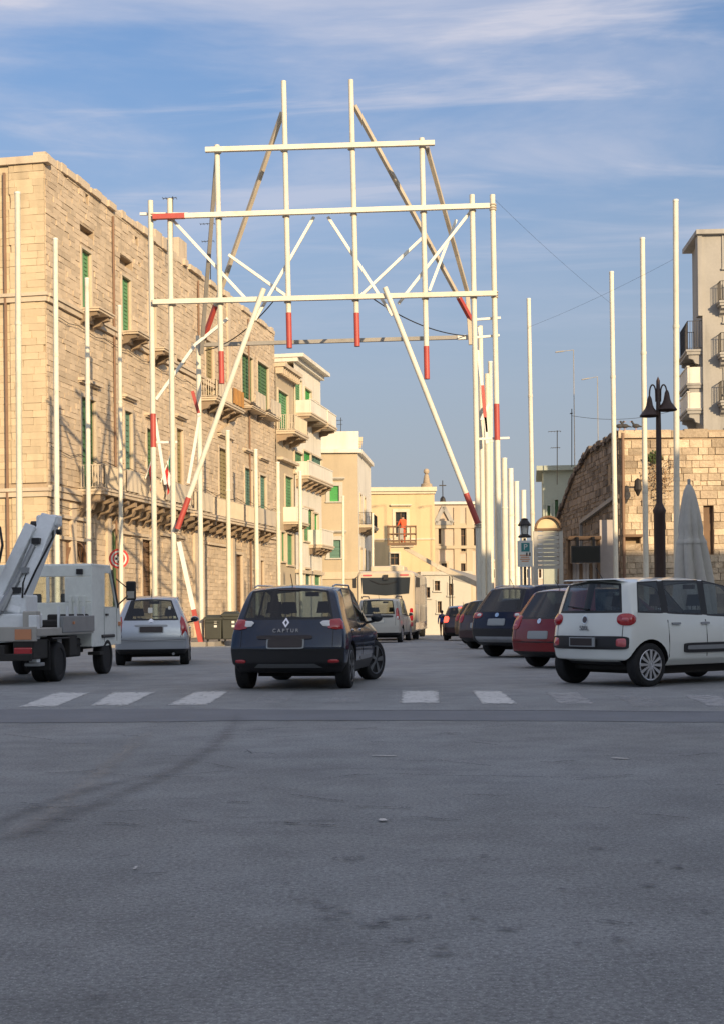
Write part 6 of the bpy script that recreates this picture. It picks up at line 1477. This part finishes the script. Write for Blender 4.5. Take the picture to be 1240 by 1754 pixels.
for sx in (-1, 1):
    mb = MB(); x = sx * (cw - .02); mb.add([(x, y0 + .78, bz), (x, y1 - .27, bz), (x, y1 - .68, zr - .16), (x, y0 + .78, zr - .16)], [(0, 1, 2, 3)]); mb.build('side_window', M['glass_clear'], cab, local=True)
    mb = MB(); mb.bar((sx * (cw + .004), y1 - .60, zr - .1), (sx * (cw + .004), y1 - .20, bz), .02, .07); mb.build('pillar_trim', M['black'], cab, local=True)
    mb = MB(); mb.bar((sx * (cw - .02), y1 - .25, 1.30), (sx * (cw + .22), y1 - .1, 1.55), .025, .025); mb.bar((sx * (cw - .02), y1 - .25, 1.85), (sx * (cw + .22), y1 - .1, 1.62), .02, .02); arm = mb.build('mirror_arm', M['black'], cab, local=True)
    mb = MB(); mb.box(sx * (cw + .24) - .10, sx * (cw + .24) + .10, y1 - .13, y1 - .05, 1.42, 1.80); mb.build('mirror', M['black'], arm, local=True, bevel=.03)
    mb = MB(); mb.box(sx * (cw + .24) - .075, sx * (cw + .24) + .075, y1 - .136, y1 - .131, 1.46, 1.60); mb.build('mirror_glass', M['panel'], arm, local=True)
    B('step', [(sx * .8 - .12, sx * .8 + .12, 2.3, 2.55, .38, .44)], 'under', .01, cab)
for x in (-.42, .42): B('seat', [(x - .22, x + .22, y0 + .25, y0 + .38, .9, 1.55), (x - .22, x + .22, y0 + .25, y0 + .75, .8, .92)], 'seat', .03, cab)
mb = MB(); mb.add([(sx * (cw + .002), y, z) for sx in (1,) for y, z in ((y0 + .02, 1.42), (y0 + .62, 2.02))] + [(cw + .002, y0 + .66, 2.02), (cw + .002, y0 + .06, 1.42)], [(0, 1, 2, 3)])
# small gear that clutters a working truck
for sx in (-1, 1):
    B('mud_flap', [(sx * .73 - .2, sx * .73 + .2, -.50, -.47, .22, .72)], 'rubber', 0)
    B('side_marker', [(sx * .992 - .012, sx * .992 + .012, .55, .63, .98, 1.03)], 'sorange', .005); B('indicator', [(sx * .915 - .02, sx * .915 + .02, 3.55, 3.68, .92, 1.0)], 'sorange', .01, cab)
    B('door_handle', [(sx * .912 - .015, sx * .912 + .015, 2.72, 2.86, 1.12, 1.16)], 'black', .005, cab)
    for y in (y0 + .72, y1 - .30): B('door_seam', [(sx * (cw + .0015) - .002, sx * (cw + .0015) + .002, y, y + .012, .62, 1.26)], 'black', 0, cab)
    B('wheel_arch', [(sx * (cw - .02) - .06, sx * (cw - .02) + .06, 2.46, 3.24, .70, .76)], 'black', .02, cab)
B('valve_block', [(.58, .86, .12, .34, .50, .76)], 'steel', .02)
for k in range(5): mb = MB(); x = .50 + .07 * k; mb.path([(x, .30, .74), (x + .03, .45 + .04 * k, .60), (x + .06, .9, .52 + .03 * k), (x, 1.6, .60)], .014, 6); mb.build('hydraulic_hose', M['rubber'], T, local=True)
mb = MB(); mb.lathe([(.10, -.3), (.12, -.28), (.12, .28), (.10, .3)], (-.1, 1.3, .60), 14, 'y'); mb.build('air_tank', M['steel'], T, local=True, smooth=40)
for k in range(3): mb = MB(); mb.lathe([(.13 - .012 * k, 0), (.15 - .012 * k, .02), (.13 - .012 * k, .04)], (-.45, .9, .94 + .04 * k), 18); mb.build('rope_coil', M['rust'], T, local=True, smooth=40)
B('plank_stack', [(-.8, -.2, .4, 1.7, .932, .97), (-.78, -.24, .45, 1.72, .972, 1.01)], 'raker', .004); B('work_lamp', [(.62, .74, 1.84, 1.90, 1.9, 2.0)], 'black', .01); B('warning_plate', [(.60, .88, -1.235, -1.221, .75, .92)], 'sorange', 0)
mb = MB(); mb.lathe([(.05, 0), (.07, .02), (.065, .11), (.03, .14)], (-.35, 2.2, 2.1), 14); mb.build('beacon', M['sorange'], T, local=True, smooth=50)
for k in range(4): B('handrail', [(.86, .90, .1 + .45 * k, .14 + .45 * k, .93, 1.30)], 'boomw', 0)
mb = MB(); mb.path([(.5, -.5, 1.5), (.62, -.3, 1.9), (.80, .1, 2.5), (.72, .3, 2.75)], .018, 6); mb.path([(.46, -.5, 1.45), (.40, -.3, 1.7), (.52, 0, 2.3)], .014, 6); mb.build('boom_cable', M['rubber'], T, local=True)
for k, (f, m_) in enumerate(((.25, 'black'), (.45, 'sred'), (.75, 'black'))):
    c_ = Vector((.20, -.35, 1.15)).lerp(Vector((.66, .35, 2.86)), f); mb = MB(); mb.box(c_.x - .07, c_.x + .07, c_.y - .26, c_.y - .15, c_.z - .05, c_.z + .05); mb.build('boom_bracket', M[m_ if m_ != 'sred' else 'steel'], T, local=True)
# turret and folded boom
B('turret', [(-.10, .55, -.55, .25, .932, 1.18), (-.05, .5, -.45, .15, 1.18, 1.50)], 'boomw', .03)
mb = MB(); mb.bar((.24, -.35, 1.15), (.68, .35, 2.86), .29, .32, (0, 1, 0)); bo = mb.build('lower_boom', M['boomw'], T, local=True, bevel=.03)
mb = MB(); mb.bar((-.18, -.42, 1.10), (.42, .10, 2.70), .20, .22, (0, 1, 0)); mb.build('upper_boom', M['boomw'], T, local=True, bevel=.02)
mb = MB(); mb.tube((.12, -.56, 1.22), (.50, -.05, 2.35), .045, n=10); mb.tube((.05, -.60, 1.18), (.30, -.30, 1.75), .06, n=10); mb.build('hydraulic_ram', M['steel'], T, local=True)
B('boom_head', [(.45, .84, .20, .50, 2.70, 2.90)], 'boomw', .04); mb = MB(); mb.tube((.34, .30, 2.74), (.50, .30, 2.74), .06, n=10); mb.tube((.80, .3, 2.6), (.88, .3, 2.6), .05, n=10); mb.build('pivot_pin', M['black'], T, local=True)
mb = MB(); pts = [(-.10, -.2, 2.75), (.02, -.35, 2.65), (.10, -.45, 2.35), (.06, -.5, 2.05), (-.05, -.5, 1.9), (-.25, -.5, 1.8)]; mb.path(pts, .022, 6); mb.build('hydraulic_hose', M['black'], T, local=True)
mb = MB(); mb.lathe([(.10, -.02), (.13, .05), (.13, .45), (.09, .5), (.03, .52)], (-.02, -.62, 1.95), 14); mb.build('hose_reel', M['black'], T, local=True, smooth=50); mb = MB(); mb.ball((-.12, -.4, 2.62), .15, .15, .17); mb.build('lamp_housing', M['black'], T, local=True, smooth=60)
B('control_box', [(.55, .80, -.75, -.55, .94, 1.22)], 'panel', .02); B('ladder_rail', [(-.75, -.70, -1.1, -1.05, .93, 1.6)], 'boomw', .01); B('ladder_rail', [(-.4, -.35, -1.1, -1.05, .93, 1.6)], 'boomw', .01)
B('bumper', [(-.9, .9, -1.3, -1.22, .40, .52)], 'under', .02); B('number_plate', [(-.26, .26, -1.33, -1.30, .56, .67)], 'plate_edge', 0)

# ------------------------------------------------------------------ lift with basket and worker in front of the yellow house
YB2 = 78.0; c = at(688, 934, YB2); T = thing('boom_lift', 'boom lift holding a railed basket in front of the yellow house', 'lift', (at(820, 1045, YB2).x, YB2, gz(YB2)))
x0, x1 = at(664, 930, YB2).x, at(712, 930, YB2).x; zf = c.z; zt = at(688, 902, YB2).z
mb = MB(); mb.box(x0 + .15, x1 - .15, YB2 - .4, YB2 + .4, zf - .12, zf - .02); mb.build('basket_floor', M['raker'], T)
mb = MB()
for z in (zf + .25, zf + .62, zt):
    for a, b in (((x0, -.45), (x1, -.45)), ((x1, -.45), (x1, .45)), ((x1, .45), (x0, .45)), ((x0, .45), (x0, -.45))): mb.bar((a[0], YB2 + a[1], z), (b[0], YB2 + b[1], z), .05, .05)
for i in range(6):
    x = x0 + (x1 - x0) * i / 5
    for dy in (-.45, .45): mb.bar((x, YB2 + dy, zf), (x, YB2 + dy, zt), .04, .04)
mb.box(x0, x1, YB2 - .47, YB2 - .43, zf - .02, zf + .14); mb.build('basket_rail', M['brownwood'], T)
mb = MB(); mb.box(x0 + .55, x0 + .85, YB2 - .4, YB2 - .2, zf + .3, zt - .1); mb.build('control_box', M['concrete'], T)
k1, k2, k3 = at(692, 938, YB2), at(748, 970, YB2), at(832, 1008, YB2)
mb = MB(); mb.bar(k1, k2, .20, .22); mb.build('fly_boom', M['raker'], T); mb = MB(); mb.bar(k2, k3, .26, .28); mb.build('main_boom', M['raker'], T)
mb = MB(); mb.box(k3.x - .9, k3.x + 3.2, YB2 - .9, YB2 + .9, .1, .9); mb.box(k3.x - .4, k3.x + .4, YB2 - .4, YB2 + .4, .9, k3.z + .2); mb.build('chassis', M['truck'], T)
for x in (k3.x - .3, k3.x + 2.4):
    for dy in (-.8, .8): o = link_mesh('wheel', tyre_mesh(.36, .22), T); o.location = (x - T.location.x, dy, .36 - 0); o.rotation_euler = (0, 0, math.pi / 2)
def person(name, label, loc, scale, face, pose, shirt, legs, group=None):
    """one skinned body; shirt and trousers by height; hair as a child"""
    T = thing(name, label, 'person', loc, face)
    J = dict(pelvis=(0, 0, .95), waist=(0, 0, 1.10), chest=(0, .0, 1.32), neck=(0, .0, 1.47), head=(0, .015, 1.60), top=(0, .01, 1.70), ls=(-.17, 0, 1.40), le=(-.24, .02, 1.14), lh=(-.24, .10, .92), lf=(-.24, .13, .84), rs=(.17, 0, 1.40), re=(.24, .02, 1.14), rh=(.24, .10, .92), rf=(.24, .13, .84),
             lhip=(-.09, 0, .90), lk=(-.10, .02, .50), la=(-.10, -.02, .09), lt=(-.10, .14, .04), rhip=(.09, 0, .90), rk=(.10, .02, .50), ra=(.10, -.02, .09), rt=(.10, .14, .04))
    J.update(pose)
    E = [('pelvis', 'waist'), ('waist', 'chest'), ('chest', 'neck'), ('neck', 'head'), ('head', 'top'), ('chest', 'ls'), ('ls', 'le'), ('le', 'lh'), ('lh', 'lf'), ('chest', 'rs'), ('rs', 're'), ('re', 'rh'), ('rh', 'rf'), ('pelvis', 'lhip'), ('lhip', 'lk'), ('lk', 'la'), ('la', 'lt'), ('pelvis', 'rhip'), ('rhip', 'rk'), ('rk', 'ra'), ('ra', 'rt')]
    Rr = dict(pelvis=(.15, .11), waist=(.14, .10), chest=(.16, .11), neck=(.055, .055), head=(.085, .095), top=(.06, .07), ls=(.07, .07), le=(.048, .048), lh=(.033, .033), lf=(.04, .03), lhip=(.095, .095), lk=(.065, .065), la=(.042, .042), lt=(.045, .035))
    for a in ('ls', 'le', 'lh', 'lf', 'lhip', 'lk', 'la', 'lt'): Rr['r' + a[1:]] = Rr[a]
    names = list(J); me = bpy.data.meshes.new('body'); me.from_pydata([tuple(Vector(J[q]) * scale) for q in names], [(names.index(a), names.index(b)) for a, b in E], [])
    o = bpy.data.objects.new('body_tmp', me); COL.objects.link(o); sk = o.modifiers.new('skin', 'SKIN'); o.modifiers.new('sub', 'SUBSURF').levels = 2; o.modifiers['sub'].render_levels = 2
    for i, q in enumerate(names): me.skin_vertices[0].data[i].radius = (Rr[q][0] * scale, Rr[q][1] * scale); me.skin_vertices[0].data[i].use_root = q == 'pelvis'
    bpy.context.view_layer.update(); res = bpy.data.meshes.new_from_object(o.evaluated_get(bpy.context.evaluated_depsgraph_get())); COL.objects.unlink(o); bpy.data.objects.remove(o)
    for m in (M['skin'], M[shirt], M[legs], M['black']): res.materials.append(m)
    hz = Vector(J['head']) * scale
    for p in res.polygons:
        c = p.center; p.use_smooth = True; z = c.z / scale
        hand = min((c - Vector(J[q]) * scale).length for q in ('lf', 'rf')) < .09 * scale
        p.material_index = 0 if z > J['neck'][2] - .0 or hand else (1 if z > J['pelvis'][2] + .02 else (3 if z < .1 else 2))
        if z < 1.35 and abs(c.x) / scale > .19 and not hand: p.material_index = 1
    res.name = 'body'; b = link_mesh('body', res, T)
    mb = MB(); h = Vector(J['head']) * scale; mb.ball(h + Vector((0, -.018, .05)) * scale, .098 * scale, .108 * scale, .095 * scale, 14, 8); mb.build('hair', M['hair'], T, local=True, smooth=60, fix=False)
    return T
person('worker', 'worker in orange clothing standing in the raised lift basket', (at(690, 930, YB2).x, YB2, zf - .02), 1.0, R(30), dict(lh=(-.20, .32, 1.10), lf=(-.20, .40, 1.10), le=(-.25, .1, 1.14), rh=(.20, .32, 1.10), rf=(.20, .40, 1.10), re=(.25, .1, 1.14)), 'orange', 'orange')
pp = ground(757, 1091)
person('person', 'person in a blue top and dark red trousers walking beside the bus', (pp.x, pp.y, pp.z), .88, R(-10), dict(lk=(-.10, .14, .52), la=(-.10, .16, .10), lt=(-.10, .32, .07), rk=(.10, -.02, .50), ra=(.10, -.26, .14), rt=(.10, -.14, .05), lh=(-.25, -.05, .92), lf=(-.25, -.06, .84), rh=(.25, .22, .96), rf=(.25, .28, .90)), 'blueshirt', 'trousers')
# dark sloping awning to the right of the bus
YAw = 84; a, b = at(772, 986, YAw), at(842, 1006, YAw); T = thing('awning', 'dark sloping awning on slim posts between the bus and the parked cars', 'awning', (a.x, YAw, gz(YAw)))
mb = MB(); mb.hexa([a + Vector((0, -1.2, -.25)), b + Vector((0, -1.2, -.25)), b + Vector((0, -1.2, .0)), a + Vector((0, -1.2, .0)), a + Vector((0, 1.4, .25)), b + Vector((0, 1.4, .25)), b + Vector((0, 1.4, .5)), a + Vector((0, 1.4, .5))]); mb.build('canopy', M['greypole'], T)
mb = MB()
for p in (a, b):
    for dy in (-1.1, 1.3): mb.tube((p.x, YAw + dy, gz(YAw)), (p.x, YAw + dy, p.z), .04, n=6)
mb.build('post', M['iron'], T)
